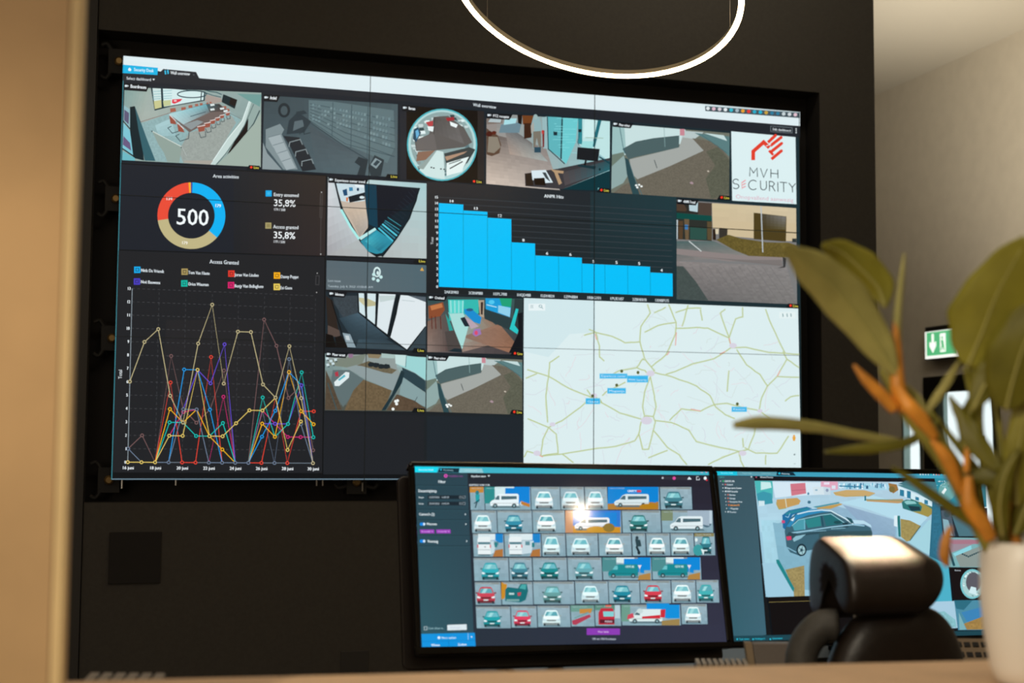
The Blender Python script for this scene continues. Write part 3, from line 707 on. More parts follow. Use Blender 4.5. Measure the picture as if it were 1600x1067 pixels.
# --- lobby with a visitor statue
c = cv(.0006).crop(740, 110, .1875)
c.grad([(108,355),(1135,425),(1133,1005),(105,945)], ['8d8480','9cc8cc','8ac0c8','a89c94'], 12, 10, .03)
c.grad([(108,520),(600,640),(720,1000),(105,945)], ['5d5450','8c8480','b0a8a2','d4c4b6'], 16, 14, .05)
c.grad([(250,440),(480,600),(620,760),(300,700)], ['5f6a70','6f6864','a4b0ae','a8968a'], 12, 10, .05)
c.poly([(230,450),(400,430),(380,520),(210,520)], '6c8894'); c.poly([(110,360),(240,365),(240,440),(110,450)], '7c7068'); c.poly([(150,385),(235,395),(225,435),(120,430)], 'b0c0c4'); c.poly([(260,400),(360,400),(350,440),(250,455)], 'a8dce4')
c.poly([(365,370),(405,372),(400,450),(370,440)], '1c1412'); c.poly([(405,375),(500,378),(480,460),(410,450)], '71401f'); c.poly([(420,440),(500,440),(480,560),(420,570)], '3c2418')
c.poly([(108,480),(130,500),(200,540),(230,620),(215,690),(150,715),(108,700)], '5a4436'); c.poly([(125,550),(200,555),(225,640),(170,690),(115,680)], '8a8274'); c.disc(130,530,28,22,'4a1c14',12); c.disc(170,520,20,16,'5a2418',12)
c.poly([(570,390),(612,385),(625,655),(580,650)], '98b8bc'); c.poly([(572,500),(590,500),(588,640),(575,640)], '7a2c2c')
c.poly([(612,385),(735,392),(730,735),(622,655)], '5fb4bc'); c.poly([(740,395),(870,402),(850,600),(770,780),(735,745)], '6ccad0'); c.line([(738,392),(728,740)], 12, '1f3c44'); c.line([(614,388),(622,655),(760,780)], 8, '1a343c')
c.poly([(870,402),(1135,425),(1133,760),(1050,700),(880,620)], 'bfe4e4'); c.poly([(870,402),(905,404),(905,620),(870,610)], '2f8a94'); c.poly([(925,406),(1000,412),(1000,570),(915,560)], 'cfeeee'); c.poly([(1035,415),(1065,417),(1010,640),(985,635)], '1f6a76'); c.poly([(905,590),(1000,590),(990,650),(895,640)], '9cdcdc'); c.line([(930,560),(1080,565)], 6, '9cb8a8')
c.rect(665,508,697,542,'1c3038'); c.rect(872,490,898,515,'14262c'); c.line([(885,515),(865,600),(880,625)], 5, '20505a')
for k in range(14): c.line([(640+random.random()*220, 400+k*22),(690+random.random()*170, 402+k*22)], 3, '8ce0e4')
c.poly([(495,390),(545,390),(560,440),(570,520),(555,540),(565,655),(540,660),(530,560),(510,560),(512,650),(492,650),(490,520),(475,470)], '8fb0b4'); c.disc(515,388,18,22,'9ab4b4',12); c.poly([(495,510),(560,505),(562,650),(545,655),(525,560),(510,650),(496,645)], '7a7468'); c.poly([(475,460),(500,430),(505,500),(480,530)], 'a8a8a0'); c.rect(505,640,560,685,'2a4a5a'); c.disc(575,515,10,18,'c0403c',10)
c.poly([(425,860),(700,820),(1133,730),(1133,830),(740,990),(430,965)], '3c3a3e'); c.grad([(740,850),(1133,750),(1133,830),(760,960)], ['4c4648','2e4e56','22646e','544a4c'], 8, 5, .03)
c.poly([(740,990),(1133,835),(1133,1005)], '0c343c'); c.poly([(430,862),(480,855),(500,960),(435,960)], '2e241c')
c.poly([(480,835),(600,830),(660,935),(580,940),(560,910),(490,915)], 'd8e8ee'); c.poly([(500,900),(590,895),(600,960),(510,955)], '20160f'); c.poly([(640,825),(750,840),(745,860),(700,855),(735,940),(710,955),(670,850)], 'b49674'); c.poly([(570,850),(600,850),(640,930),(600,900)], '3f484c')
c.poly([(865,640),(1050,655),(1035,760),(858,742)], '1a1d22'); c.line([(935,750),(925,790)], 16, '101418'); c.poly([(870,785),(1020,800),(1010,825),(865,800)], '16343c'); c.disc(1050,825,8,12,'10262c',8)
c.line([(1045,720),(1133,775)], 12, '10404a'); c.rect(1035,980,1055,1000,'8ad0d4')
badge(c, 760, 180, 797, 182.5, 'PTZ receptie', 5, (951, 297))
fin(c, 'camera_feed', 'camera view of a lobby with a wooden floor and a front desk')

# --- yard, used twice (large and small)
def yard(c, T):
    t = lambda pts: [T(*p) for p in pts]
    c.poly(t([(0,0),(1,0),(1,1),(0,1)]), '6f7468')
    c.poly(t([(0,0),(.62,0),(.66,.2),(.3,.3),(.1,.45),(0,.6)]), 'c8e0e0'); c.poly(t([(.0,.0),(.10,.0),(.12,.4),(0,.6)]), '9cc0c0')
    c.poly(t([(0,.45),(.1,.4),(.12,.55),(.05,.65),(0,.8)]), '6e7e72'); c.poly(t([(0,.62),(.1,.45),(.15,.7),(.1,.85),(0,.95)]), '8fa8a6')
    c.poly(t([(.09,.36),(.2,.24),(.35,.17),(.57,.10),(.57,.27),(.4,.36),(.2,.46),(.14,.5)]), '4c6264'); c.line(t([(.09,.36),(.2,.24),(.35,.17),(.57,.10)]), 2.5/c.o[2]*.4, '3a5456')
    c.poly(t([(.15,.5),(.57,.27),(.6,.1),(.68,.1),(.78,.29),(.5,.55),(.22,.78),(.17,.7)]), 'a3a8a4'); c.poly(t([(.57,.02),(.78,.02),(.7,.13),(.6,.12)]), 'b8c8c8')
    c.grain(t([(.78,.29),(.68,.12),(.84,.14),(.95,.25),(1,.4),(1,1),(.02,1),(.1,.88),(.22,.78),(.5,.55)]), '6b665a', .12, 3.2/c.o[2]*.5)
    c.grain(t([(.8,.3),(.9,.22),(1,.4),(1,.9),(.85,1),(.8,.7),(.88,.5)]), '5c5e50', .15, 3.2/c.o[2]*.5)
    c.poly(t([(.7,.04),(1,.05),(1,.35),(.9,.2)]), '5a7e80'); c.poly(t([(.78,.03),(.95,.04),(.98,.12)]), 'c4dcdc'); c.line(t([(.76,.06),(.98,.3)]), 1.2/c.o[2]*.8, '46686c')
    c.rect(*t([(.575,.0)])[0], *t([(.615,.09)])[0], 'c88894')
    c.line(t([(.06,.03),(.09,.3),(.11,.42)]), 1.0/c.o[2], '3c6670'); c.line(t([(.44,0),(.45,.28)]), .8/c.o[2], '88a8a8')
    c.poly(t([(.11,.48),(.14,.5),(.19,.75),(.24,1),(.18,1),(.13,.72)]), '2c4a50'); c.line(t([(.15,.55),(.19,.75),(.26,1)]), 1/c.o[2], '4c7076')
    c.line(t([(.36,.48),(.385,.6)]), 1/c.o[2], '2f3c40')
    for p in ((.21,.87),(.235,.86),(.22,.9),(.255,.88)): q = T(*p); c.disc(q[0], q[1], 2.4/c.o[2]*.8, 2/c.o[2]*.8, 'f0f6f4', 8)
    for p, s, k in (((.68,.78),3.4,'a89098'),((.82,.59),2,'c8c0b0')): q = T(*p); s = s/c.o[2]; c.poly([(q[0]-s,q[1]),(q[0],q[1]-s*.7),(q[0]+s,q[1]+.2*s),(q[0]+.2*s,q[1]+s*.7)], k)
def bil(a, b, d, e): return lambda u, v: tuple(a[k]*(1-u)*(1-v)+b[k]*u*(1-v)+d[k]*u*v+e[k]*(1-u)*v for k in (0, 1))
c = cv(.0006).crop(0, 0, 1); yard(c, bil((957,193),(1140,208),(1139,313),(955,301)))
badge(c, 957, 193.5, 986, 196, 'Muur achter', 4.6, (1139, 308.5))
fin(c, 'camera_feed', 'camera view of a yard beside a curved wall, in the top row')
c = cv(.0006).crop(0, 0, 1); yard(c, bil((667,555),(816,562),(816,648),(666,643)))
badge(c, 668, 558.5, 698, 559.5, 'Muur achter', 4.6, (815, 643.5))
fin(c, 'camera_feed', 'camera view of the same yard, above the empty tile')

# --- logo tile
c = cv(.0006).crop(1000, 140, .1875)
c.poly([(760,345),(1295,380),(1303,955),(768,925)], 'dcf0f2')
R_ = 'e2402c'
c.line([(943,588),(943,515),(1030,438),(1078,484)], 31, R_)
for p in ([(1066,440),(1128,382)], [(1086,468),(1176,398)], [(1090,520),(1180,448)], [(1095,580),(1178,510)]): c.line(p, 25, R_)
c.line([(1074,508),(1110,545)], 20, R_)
for p in ((1128,382),(1176,398),(1180,448),(1178,510)): c.disc(p[0], p[1], 12, 12, R_, 12)
c.line([(1050,470),(1090,455)], 6, 'dcf0f2')
def strokes(c, segs, w, col): 
    for s_ in segs: c.line(s_, w, col)
K = '24383c'
strokes(c, [[(913,723),(916,648),(945,695),(975,653),(978,728)], [(1003,655),(1030,732),(1060,660)], [(1090,662),(1090,735)], [(1147,666),(1149,738)], [(1090,697),(1148,702)]], 7, K)
sC = lambda cx, cy, r1, r2, a0, a1: [(cx+r1*math.cos(math.radians(a0+(a1-a0)*k/12)), cy+r2*math.sin(math.radians(a0+(a1-a0)*k/12))) for k in range(13)]
strokes(c, [sC(798,766,24,20,-20,-265)[:13], sC(798,806,25,20,-90,150), sC(942,795,38,40,-45,-315), [(1003,758),(1004,810)], sC(1028,810,24,26,180,0), [(1052,762),(1053,812)],
            [(1078,845),(1077,765),(1105,768),(1120,785),(1105,806),(1078,804)], [(1100,806),(1125,848)], [(1147,770),(1149,850)], [(1165,772),(1225,776)], [(1195,774),(1197,853)], [(1238,777),(1268,815),(1295,782)], [(1268,815),(1270,857)]], 7, K)
for k in range(3): c.line([(848,776+k*22),(880,754+k*26)], 9, 'e89aa0')
c.line([(846,770),(850,828)], 5, 'e8a8ac')
c.text('Onopvallend aanwezig', 795, 907, 1278, 938, 34, 'dcb0c0')
fin(c, 'logo_tile', 'white tile with a red hand and roof emblem over dark lettering')

# --- donut chart
c = cv(.0006).crop(140, 250, .25)
c.poly([(196,22),(1478,98),(1474,602),(186,562)], '1d222b'); c.grad([(900,60),(1476,98),(1474,602),(900,580)], ['20242a','332c28','30292a','1e2126'], 12, 8)  # brown tint on the right paints in the warm lamp reflection
c.line([(186,562),(1474,602)], 6, '0e1012'); c.line([(196,22),(1478,98)], 5, '0e1012'); c.line([(1480,98),(1474,602)], 5, '0e1012')
c.text('Area activities', 770, 110, 931, 116, 21, 'dfe8ee', .03)
cx, cy, ro, ri = 636, 348, 208, 143
def sector(a0, a1, col):
    n = max(3, int((a1-a0)/4)); P = []
    for k in range(n+1):
        t = math.radians(a0+(a1-a0)*k/n)
        P.append((cx+ro*1.02*math.sin(t), cy-ro*math.cos(t)+.02*0))
    for k in range(n, -1, -1):
        t = math.radians(a0+(a1-a0)*k/n); P.append((cx+ri*1.02*math.sin(t), cy-ri*math.cos(t)))
    c.poly(P, col)
sector(2, 131, '08b2f4'); sector(131, 262, 'c0b586'); sector(262, 355, 'ea4d38'); sector(355, 359, 'f8ac2a'); sector(359, 362, '3f4e9c')
c.text('500', 537, 402, 740, 410, 100, 'f2fafc', .02)
c.text('134', 475, 250, 515, 251, 20, 'f6e4e0', .06); c.text('179', 781, 293, 819, 297, 20, 'e8f8ff', .06); c.text('179', 573, 526, 611, 528, 19, 'f4f0e4', .06)
for (x, y, col, s) in ((1100,190,'0fa8e8','Entry assumed'), (1098,391,'a39868','Access granted')):
    c.rect(x, y, x+38, y+38, col); c.rect(x+9, y+9, x+29, y+29, '3ab8ea' if y < 300 else '8f8455')
    c.text(s, x+49, y+36, x+205, y+42, 22, 'dfe6ea', .04); c.text('35,8%', x+48, y+97, x+185, y+103, 42, 'f4f8fa', .03); c.text('179 / 500', x+49, y+126, x+122, y+130, 16, 'd0d4d8', .05)
c.line([(1447,205),(1443,592)], 3, '4c4848'); c.line([(1442,208),(1456,209),(1452,360),(1438,359)], 3, '504a48', True); c.poly([(1445,196),(1456,202),(1447,206)], 'a8a8a8'); c.poly([(1438,585),(1450,586),(1444,595)], 'a8a8a8')
fin(c, 'donut_chart', 'ring chart of area activities')

# --- line chart
c = cv(.0006).crop(0, 0, 1)
c.poly([(185,392),(508.5,402),(504,739),(176,738)], '202226'); c.grad([(260,500),(420,500),(420,640),(250,640)], ['252528','232427','232427','26262a'], 6, 6)
c.line([(508,402),(504,742)], 1.6, '0d0f11')
c.text('Access Granted', 327.5, 411.5, 372.5, 413.5, 6, 'dfe8ee', .03)
leg = [(209.5,416.5,'Niels De Vriendt','0fa8e8',(220,424.5,256,426.5)), (283.5,419.5,'Tom Van Haute','a8945c',(294,428,327.5,429.5)), (356.5,422.5,'Joran Van Linden','e03a2c',(366.5,431.5,403.5,432.5)), (427.8,425.5,'Danny Poppe','f8b018',(438,434.5,466,435)),
       (209,434.8,'Noë Bauwens','4a3ec0',(219.5,442.5,250,444)), (283,437.8,'Dries Wauman','0cb8a4',(294,446,325.5,447)), (356,440.5,'Benjy Van Belleghem','d8206c',(366,449,411,450)), (427.5,443.2,'Evi Goos','e8cc5c',(437.5,452,456,452.3))]
for x, y, s, col, q in leg:
    c.rect(x, y, x+10, y+10, col); c.rect(x+2.4, y+2.4, x+7.6, y+7.6, '202226'); c.rect(x+3.2, y+3.2, x+6.8, y+6.8, col); c.text(s, *q, 4.9, 'dde6ec', .05)
O = c.M((199.6, 722)); Xe = c.M((488.8, 723.6)); Ye = c.M((206.6, 450.8)); ex = (Xe-O)/14; ey = (Ye-O)/13
def cpx(P):                       # wall point -> photo pixel, so strokes keep their drawing frame
    r = P - CAM; z = r.dot(FW); return (800 + F*r.dot(RX)/z, 533.5 + F*r.dot(DN)/z)
gp = lambda d, v: cpx(O + ex*d + ey*v)
for v in range(0, 14):
    a, b = gp(0, v), gp(14, v)
    for k in range(0, 72): 
        if k % 2 == 0: c.line([(a[0]+(b[0]-a[0])*k/72, a[1]+(b[1]-a[1])*k/72), (a[0]+(b[0]-a[0])*(k+1)/72, a[1]+(b[1]-a[1])*(k+1)/72)], .6, '4c4e52'); c.h -= c.step
    c.lift(); c.text(str(v), a[0]-(8 if v > 9 else 5.5), a[1]+2.2, a[0]-(3 if v>9 else 3), a[1]+2.3, 4.6, 'eef6fa', .06)
for d in range(0, 15, 2):
    a, b = gp(d, 0), gp(d, 13)
    for k in range(0, 66, 2): c.line([(a[0]+(b[0]-a[0])*k/66, a[1]+(b[1]-a[1])*k/66), (a[0]+(b[0]-a[0])*(k+1)/66, a[1]+(b[1]-a[1])*(k+1)/66)], .6, '44464a'); c.h -= c.step
    c.lift(); c.text('%d juni' % (16+d), a[0]-9, a[1]+11, a[0]+9, a[1]+11.2, 4.8, 'f0f6fa', .05)
c.line([gp(0,0), gp(0,13)], 1.1, '8c98a0'); c.line([gp(0,0), gp(14,0)], 1.1, '6c7884')
c.h += .0001
series = [('7a5c5c', [1,2,0,8,4,3,4,7,0,0,11,9,5,6,1]), ('d02c78', [None,None,0,2,3.8,4,0,5,0,0,4,3,2,2,2]), ('e84634', [None,None,0,6,0,0,8,0,0,0,0,5,0,4,4]),
          ('1f9ce8', [None,None,None,0,7,7,4,0,0,0,2,4,7,6,0]), ('6a50d8', [None,None,None,0,4,7,6,9,0,0,3,3,3,6,0]), ('10c4b8', [None,None,0,3,3,2,2,3,0,0,5,2,3,7,2]),
          ('f6b81e', [None,None,0,4,3,4,2,1,0,0,3,2,7,4,3]), ('6e7f96', [1,0,0,0,4,4,0,0,0,0,4,0,8,3,0]), ('e8cc6c', [0,0,0,2,2,7,2,2,3,4,4,5,1,3.2,None]), ('c4b88c', [6,9,10,5,3,9,12,6,10,10,6,5,9,5,0])]
for col, vals in series:
    pts = [gp(d, v) for d, v in enumerate(vals) if v is not None]; c.line(pts, 1.15, col); c.h += .00004
    for p in pts: c.disc(p[0], p[1], 2.9, 2.9, col, 12); c.h -= c.step
    c.h += 2*c.step
    for p in pts: c.disc(p[0], p[1], 1.6, 1.6, '1c1d22', 10); c.h -= c.step
    c.h += 2*c.step
a = (188.4, 592)
# axis title, turned upright
vs, fs, wd = glyphs('Total'); up_ = V((0, 0, 1)); rt = V((1, 0, 0)); c.lift(); base = c.M((190.4, 592)); s_ = (c.M((190.4, 592))-c.M((190.4, 578))).length/wd
c.add([base + up_*(x*s_) - rt*(y*s_*1.15) for x, y in vs], fs, [lin('e8f0f4')]*len(fs))
for q in ((495.5,427),(494.5,457)): c.disc(q[0], q[1], 1, 1, 'a0a0a0', 8)
c.line([(493.5,431),(498.5,431),(498,445),(493,445)], .8, '4a4a4c', True)
fin(c, 'line_chart', 'coloured line chart of accesses per day')

# --- experience centre feed
c = cv(.0006).crop(480, 260, .225)
c.grad([(145,75),(828,118),(828,640),(138,620)], ['c8dcdc','a8ccd0','b8c4c4','a8a8aa'], 12, 10, .02)
c.grad([(145,100),(190,105),(350,510),(138,620)], ['d8dce0','c8d4d8','b8c0c4','a0a0a4'], 6, 8, .02)
c.poly([(185,100),(780,150),(760,240),(710,360),(620,500),(520,625),(450,610),(370,530),(290,400),(230,290)], '10222c')
c.poly([(195,108),(400,125),(410,300),(425,420),(365,500),(250,300)], 'c4b4a4')
c.poly([(195,108),(400,125),(400,240),(300,250),(235,240)], 'c8dce4'); c.poly([(285,210),(400,180),(400,230),(295,252)], '182028'); c.poly([(245,165),(275,155),(280,200),(255,205)], '1c4a70'); c.poly([(290,145),(315,145),(318,170),(292,172)], '3c88b0'); c.disc(352,160,9,12,'1e3c58',8); c.poly([(270,215),(285,215),(282,245),(270,240)], 'd87840'); c.poly([(325,118),(400,128),(400,150),(335,142)], 'e4eef2'); c.disc(380,215,18,10,'d8e8ec',8)
c.line([(210,115),(330,120)], 6, '18303c'); c.line([(195,108),(235,290)], 9, '101c24')
c.grad([(270,290),(410,300),(425,410),(365,490)], ['c8b4a0','cdbca8','b8b0a8','a09890'], 8, 8, .04)
c.line([(235,300),(300,420),(360,505)], 17, 'a8ece8'); c.poly([(360,492),(470,425),(480,440),(372,512)], 'b8e8e8')
c.poly([(395,125),(480,130),(490,430),(425,400),(405,260)], '0d3a4e'); c.poly([(480,130),(770,160),(740,240),(540,380),(490,430)], '111824')
c.poly([(370,520),(480,440),(600,520),(520,600),(470,610),(420,590)], '2c8ea4'); c.grad([(400,520),(480,450),(590,520),(500,590)], ['48b4c4','2c9cb4','2a8ca4','1f6a80'], 8, 6, .03)
for k in range(11):
    x0_, y0_ = 540+k*18, 375-k*22; x1_, y1_ = 640+k*11, 440-k*25
    c.line([(x0_,y0_),(x1_,y1_)], 3, '24303e' if k > 1 else '4cb8cc')
for k in range(4): c.line([(495+k*13,428-k*14),(595+k*14,518-k*18)], 11, ['48c0d8','2f7e94','54c8dc','2a6c80'][k])
c.line([(780,150),(710,360),(620,500),(520,628)], 9, '0c1a20'); c.poly([(420,590),(520,620),(480,630)], '0c141a')
c.line([(138,622),(828,645)], 10, '101418')
badge(c, 513, 280.5, 572, 284, 'Experience center trend', 5, (664, 407.5), False)
fin(c, 'camera_feed', 'fisheye camera view down a hall with stairs')

# --- status tile
c = cv(.0006).crop(480, 260, .225)
c.grad([(135,652),(827,684),(826,878),(132,855)], ['58676f','4f666f','51666f','5d6a70'], 8, 4)
c.line([(132,648),(828,682)], 8, '16191d'); c.line([(132,860),(828,882)], 7, '16191d')
c.disc(485,733,26,36,'d4ecec',18); c.disc(485,735,16,25,'51666f',14); c.disc(490,740,9,14,'d4ecec',10)
for q in ((462,750),(460,780),(491,792),(512,768)): c.disc(q[0], q[1], 12, 12, 'c4e8e8', 12)
c.poly([(783,724),(797,700),(811,726)], 'd8a850')
c.text('Last reset', 143, 800, 232, 804, 16, 'b8c8d0'); c.text('Tuesday, July 4, 2023 10:00:00 AM', 143, 838, 455, 846, 15, 'b8c8d0')
fin(c, 'status_tile', 'grey status tile with a small warning sign')

# --- bar chart
c = cv(.0006).crop(660, 280, .2625)
c.poly([(26,15),(1510,105),(1508,735),(24,680)], '232a30'); c.grad([(26,15),(1000,75),(1000,700),(24,680)], ['2c2b2e','23292e','1e2a2e','1a1e22'], 16, 10)
c.grad([(1000,75),(1510,105),(1508,735),(1000,700)], ['22343a','213a40','1c2c32','1a282c'], 8, 8)
O = c.M((98, 640)); Xe = c.M((1490, 697)); Ye = c.M((98, 107)); c.crop(0, 0, 1)
exx = (Xe-O)/10; eyy = (Ye-O)/15; bp = lambda u, v: cpx(O+exx*u+eyy*v)
for v in range(1, 16): c.line([bp(0,v), bp(10,v)], .8, '3c444a'); c.h -= c.step
c.h += 2*c.step
bars = [14, 13, 12, 8.05, 6, 6, 5, 5, 5, 4]; plates = ['2AKB983','2CRNP888','1EPL788','1HQD488','1LDH824','1ZPN884','1RBG101','1PUE187','2ZBHE018','1XNBP175']
for i, v in enumerate(bars):
    c.poly([bp(i,0), bp(i+1,0), bp(i+1,v), bp(i,v)], '03c0fa'); c.h -= c.step
c.h += 2*c.step
for i, v in enumerate(bars):
    c.line([bp(i,0), bp(i,v)], .9, '0896c8'); c.h -= c.step; a, b = bp(i+.5, v+.25), bp(i+.5, -1.05)
    wd_ = 3.4 if v > 9 else 1.7; c.text(str(int(v)), a[0]-wd_, a[1], a[0]+wd_, a[1]+.2, 4.2, 'e8f0f4', .08)
    c.text(plates[i], b[0]-11, b[1]-.4, b[0]+11, b[1]+.4, 4.4, 'c8d4da', .06)
for v in range(16): a = bp(0, v); c.text(str(v), a[0]-(7 if v > 9 else 4.6), a[1]+2, a[0]-1.8, a[1]+2.1, 4.2, 'e0e8ec', .08); c.h -= c.step
c.h += 2*c.step
c.text('ANPR Hits', 850, 308.6, 880, 310.3, 5, 'dde6ea', .06)
vs, fs, wd = glyphs('Total'); base = c.M((677, 382)); s_ = (c.M((677, 382))-c.M((677, 371))).length/wd
c.add([base + up_*(x*s_) - rt*(y*s_*1.1) for x, y in vs], fs, [lin('dde6ea')]*len(fs))
fin(c, 'bar_chart', 'blue bar chart of number plate hits')

# --- street feed
c = cv(.0006).crop(1020, 290, .1968)
c.poly([(186,110),(1138,178),(1146,945),(186,905)], '7c7c7c')
c.grad([(186,440),(480,440),(760,560),(190,600)], ['4c6464','5a6e6c','8a8682','7c7876'], 12, 8, .05)
c.grad([(186,600),(1060,640),(1150,945),(186,905)], ['888280','858281','7c7a78','605f60'], 34, 22, .09)
for k in range(12): c.line([(250+k*62,645),(450+k*62,918+k*2)], 3, '6e6c6c')
c.grain([(186,640),(240,640),(340,760),(440,912),(186,903)], '45504e', .1, 12); c.poly([(186,500),(400,520),(760,560),(1030,565),(1030,600),(600,600),(186,545)], '8c8280'); c.grad([(186,545),(640,590),(1020,590),(1030,640)], ['787270','7a7472','7a7472','787270'], 10, 4, .05)
c.poly([(186,125),(360,135),(360,230),(186,215)], '2c2c28'); c.poly([(285,130),(358,135),(355,210),(290,200)], 'b8d0d8'); c.poly([(186,140),(240,135),(270,190),(260,205),(186,200)], '4c3c30')
c.poly([(360,133),(468,140),(466,240),(360,230)], '4c4038'); c.poly([(186,215),(468,240),(468,282),(186,262)], '0d4a44')
c.poly([(186,262),(468,282),(468,440),(186,425)], '2c302c'); c.poly([(295,330),(428,340),(426,432),(295,425)], '2c5048'); c.poly([(186,270),(198,272),(196,425),(186,425)], 'c0ccd0'); c.poly([(200,280),(240,280),(236,425),(204,425)], '54402c'); c.poly([(248,265),(288,268),(284,430),(258,430)], '6a5840'); c.poly([(252,310),(280,312),(278,350),(254,348)], '3c78b0'); c.poly([(430,285),(470,287),(468,435),(432,430)], '5a4c34')
c.line([(285,440),(385,522)], 8, 'c8d0d0')
c.poly([(468,140),(1138,178),(1140,440),(1060,440),(590,400),(590,350),(475,340)], 'cdbb98'); c.grad([(470,140),(1138,178),(1138,300),(472,280)], ['d0c09c','d4c4a4','ccbc9c','ccba98'], 10, 4, .02)
c.poly([(800,215),(1060,245),(1056,445),(800,425)], '4c3f1e'); c.grad([(870,225),(1056,247),(1054,350),(870,340)], ['4a4434','7a7874','5c5436','463a1c'], 6, 5, .04)
c.line([(590,345),(1140,378)], 4, '50482e'); c.poly([(475,345),(500,345),(500,435),(475,430)], '2c2018'); c.poly([(525,335),(592,340),(590,460),(525,445)], '38342e'); c.poly([(495,345),(522,345),(520,385),(498,385)], 'd8ccb0')
c.grain([(500,430),(600,390),(700,420),(900,450),(1080,455),(1146,480),(1150,560),(1040,570),(760,558),(640,510)], '66592c', .2, 11)
c.line([(858,165),(872,530)], 9, 'b8c0c4'); c.poly([(1030,568),(1060,575),(1050,650),(990,655),(1035,640)], '383838'); c.rect(1105,420,1138,450,'2c3434')
c.line([(186,110),(1138,178),(1146,945),(186,905)], 4, '1c3036', True)
badge(c, 1057.5, 313.8, 1088, 316, 'ANPR Trend', 5, (1246.5, 477.5))
fin(c, 'camera_feed', 'camera view of a paved street corner and warehouse')

# --- four small feeds
c = cv(.0006).crop(500, 450, .2)
c.poly([(45,28),(830,60),(826,492),(42,468)], '1d2a32'); c.grad([(130,60),(300,60),(420,430),(150,220)], ['1c2128','3a4a54','2e424e','2c3c46'], 8, 8, .05)
c.grad([(150,235),(310,190),(540,390),(300,470)], ['2c3f4a','4a6270','2c3e48','2a3840'], 12, 8, .04); c.grad([(300,400),(520,400),(670,485),(280,468)], ['3a505c','2c3c46','3a4a52','3c4c54'], 8, 4, .04)
c.grain([(100,60),(290,60),(300,190),(180,230),(110,120)], '39434a', .15, 12)
c.poly([(298,40),(345,42),(355,222),(305,190)], 'd0e4e8'); c.poly([(365,42),(435,45),(430,285),(368,235)], 'd4e6ea'); c.poly([(460,45),(590,50),(560,190),(525,360),(445,300)], 'dce8ec'); c.poly([(630,55),(825,70),(826,300),(680,480),(545,385),(590,220)], 'dfe9ed')
c.poly([(305,75),(345,80),(348,140),(305,100)], 'c8c49c'); c.poly([(368,80),(434,110),(432,138),(368,145)], 'bcb890'); c.poly([(460,60),(590,60),(580,90),(470,110)], 'c4d4d4'); c.poly([(690,60),(826,70),(826,110)], '54606a'); c.line([(640,95),(740,105)], 5, 'b8c8cc')
for p in ([(352,40),(362,235)], [(448,45),(436,300)]): c.line(p, 17, '0f1a20')
c.line([(612,50),(585,200),(535,385)], 28, '0f1a20'); c.line([(296,40),(302,190),(540,385),(680,487),(826,300)], 11, '0c161c'); c.poly([(826,300),(826,490),(690,485)], '36444c')
c.poly([(45,60),(100,100),(150,350),(60,300)], '2c2420'); c.poly([(60,290),(150,330),(160,380),(110,380),(60,360)], '564842'); c.poly([(45,355),(100,370),(130,467),(42,465)], '100d0d'); c.poly([(115,385),(165,370),(230,470),(130,468)], '161313'); c.line([(85,90),(170,350),(230,465)], 8, '0e0f11')
c.poly([(175,350),(235,360),(280,465),(215,462)], '8ca0aa'); c.poly([(195,370),(225,372),(235,410),(205,405)], 'c4d0d4')
badge(c, 513.5, 458.5, 539, 460, 'Inkomsas', 5, (662, 547), False)
fin(c, 'camera_feed', 'camera view of an entrance with tall glass panes')

c = cv(.0006).crop(500, 450, .2)
c.grad([(840,60),(1582,85),(1580,520),(838,500)], ['2c4a4c','3a5a5c','42383a','6a6060'], 10, 8, .03)
c.grad([(1000,190),(1280,210),(1500,400),(1110,500)], ['8ccac4','90705c','8a6a58','9a8074'], 14, 10, .06); c.grad([(1110,380),(1400,280),(1520,420),(1480,505)], ['8a7468','94705c','84604c','9c7058'], 12, 10, .06)
c.grad([(840,260),(990,200),(1000,495),(838,500)], ['7c6054','50504e','5a4a48','8c7c74'], 8, 10, .07)
c.poly([(1000,90),(1240,90),(1240,200),(1080,210),(1010,260)], '34b8b0'); c.poly([(1005,95),(1125,100),(1120,190),(1010,200)], '5cd4cc')
for k in range(4): c.line([(1020+k*32,98),(1024+k*30,195)], 5, 'c0ecec')
c.poly([(1010,200),(1120,195),(1160,300),(1110,480),(1050,330)], 'a8dcd8'); c.poly([(980,200),(1010,250),(1040,330),(1010,335)], '2c9c94'); c.poly([(975,340),(1050,330),(1110,480),(1110,500),(1000,495)], '4c4644'); c.poly([(1000,495),(1050,470),(1105,475),(1112,505)], '1c2c34')
c.poly([(1125,165),(1180,160),(1262,230),(1250,282),(1200,265),(1130,200)], '1a8cd0'); c.disc(1170,170,28,12,'2c5c84',10); c.poly([(1095,235),(1130,225),(1170,300),(1130,300)], '1c2a34'); c.poly([(1130,225),(1180,250),(1240,300),(1180,320)], 'b8a4b0'); c.poly([(1205,320),(1250,315),(1260,360),(1215,380),(1190,360)], '9878b4'); c.disc(1220,350,14,18,'d84c70',8)
c.poly([(1235,95),(1282,95),(1280,230),(1250,220)], 'b0a08c'); c.poly([(1255,110),(1275,110),(1270,210),(1256,205)], '3c2c28')
c.poly([(1280,160),(1500,240),(1485,330),(1285,240)], '2a3c40'); c.poly([(1292,80),(1498,82),(1483,228),(1295,165)], '1c9cd8'); c.poly([(1400,80),(1498,82),(1492,150),(1420,140)], '20a078'); c.poly([(1392,135),(1488,155),(1483,226),(1390,190)], '90d0ec'); c.disc(1340,110,24,18,'50c8f0',8); c.line([(1300,130),(1380,150)], 7, 'b8e4f4')
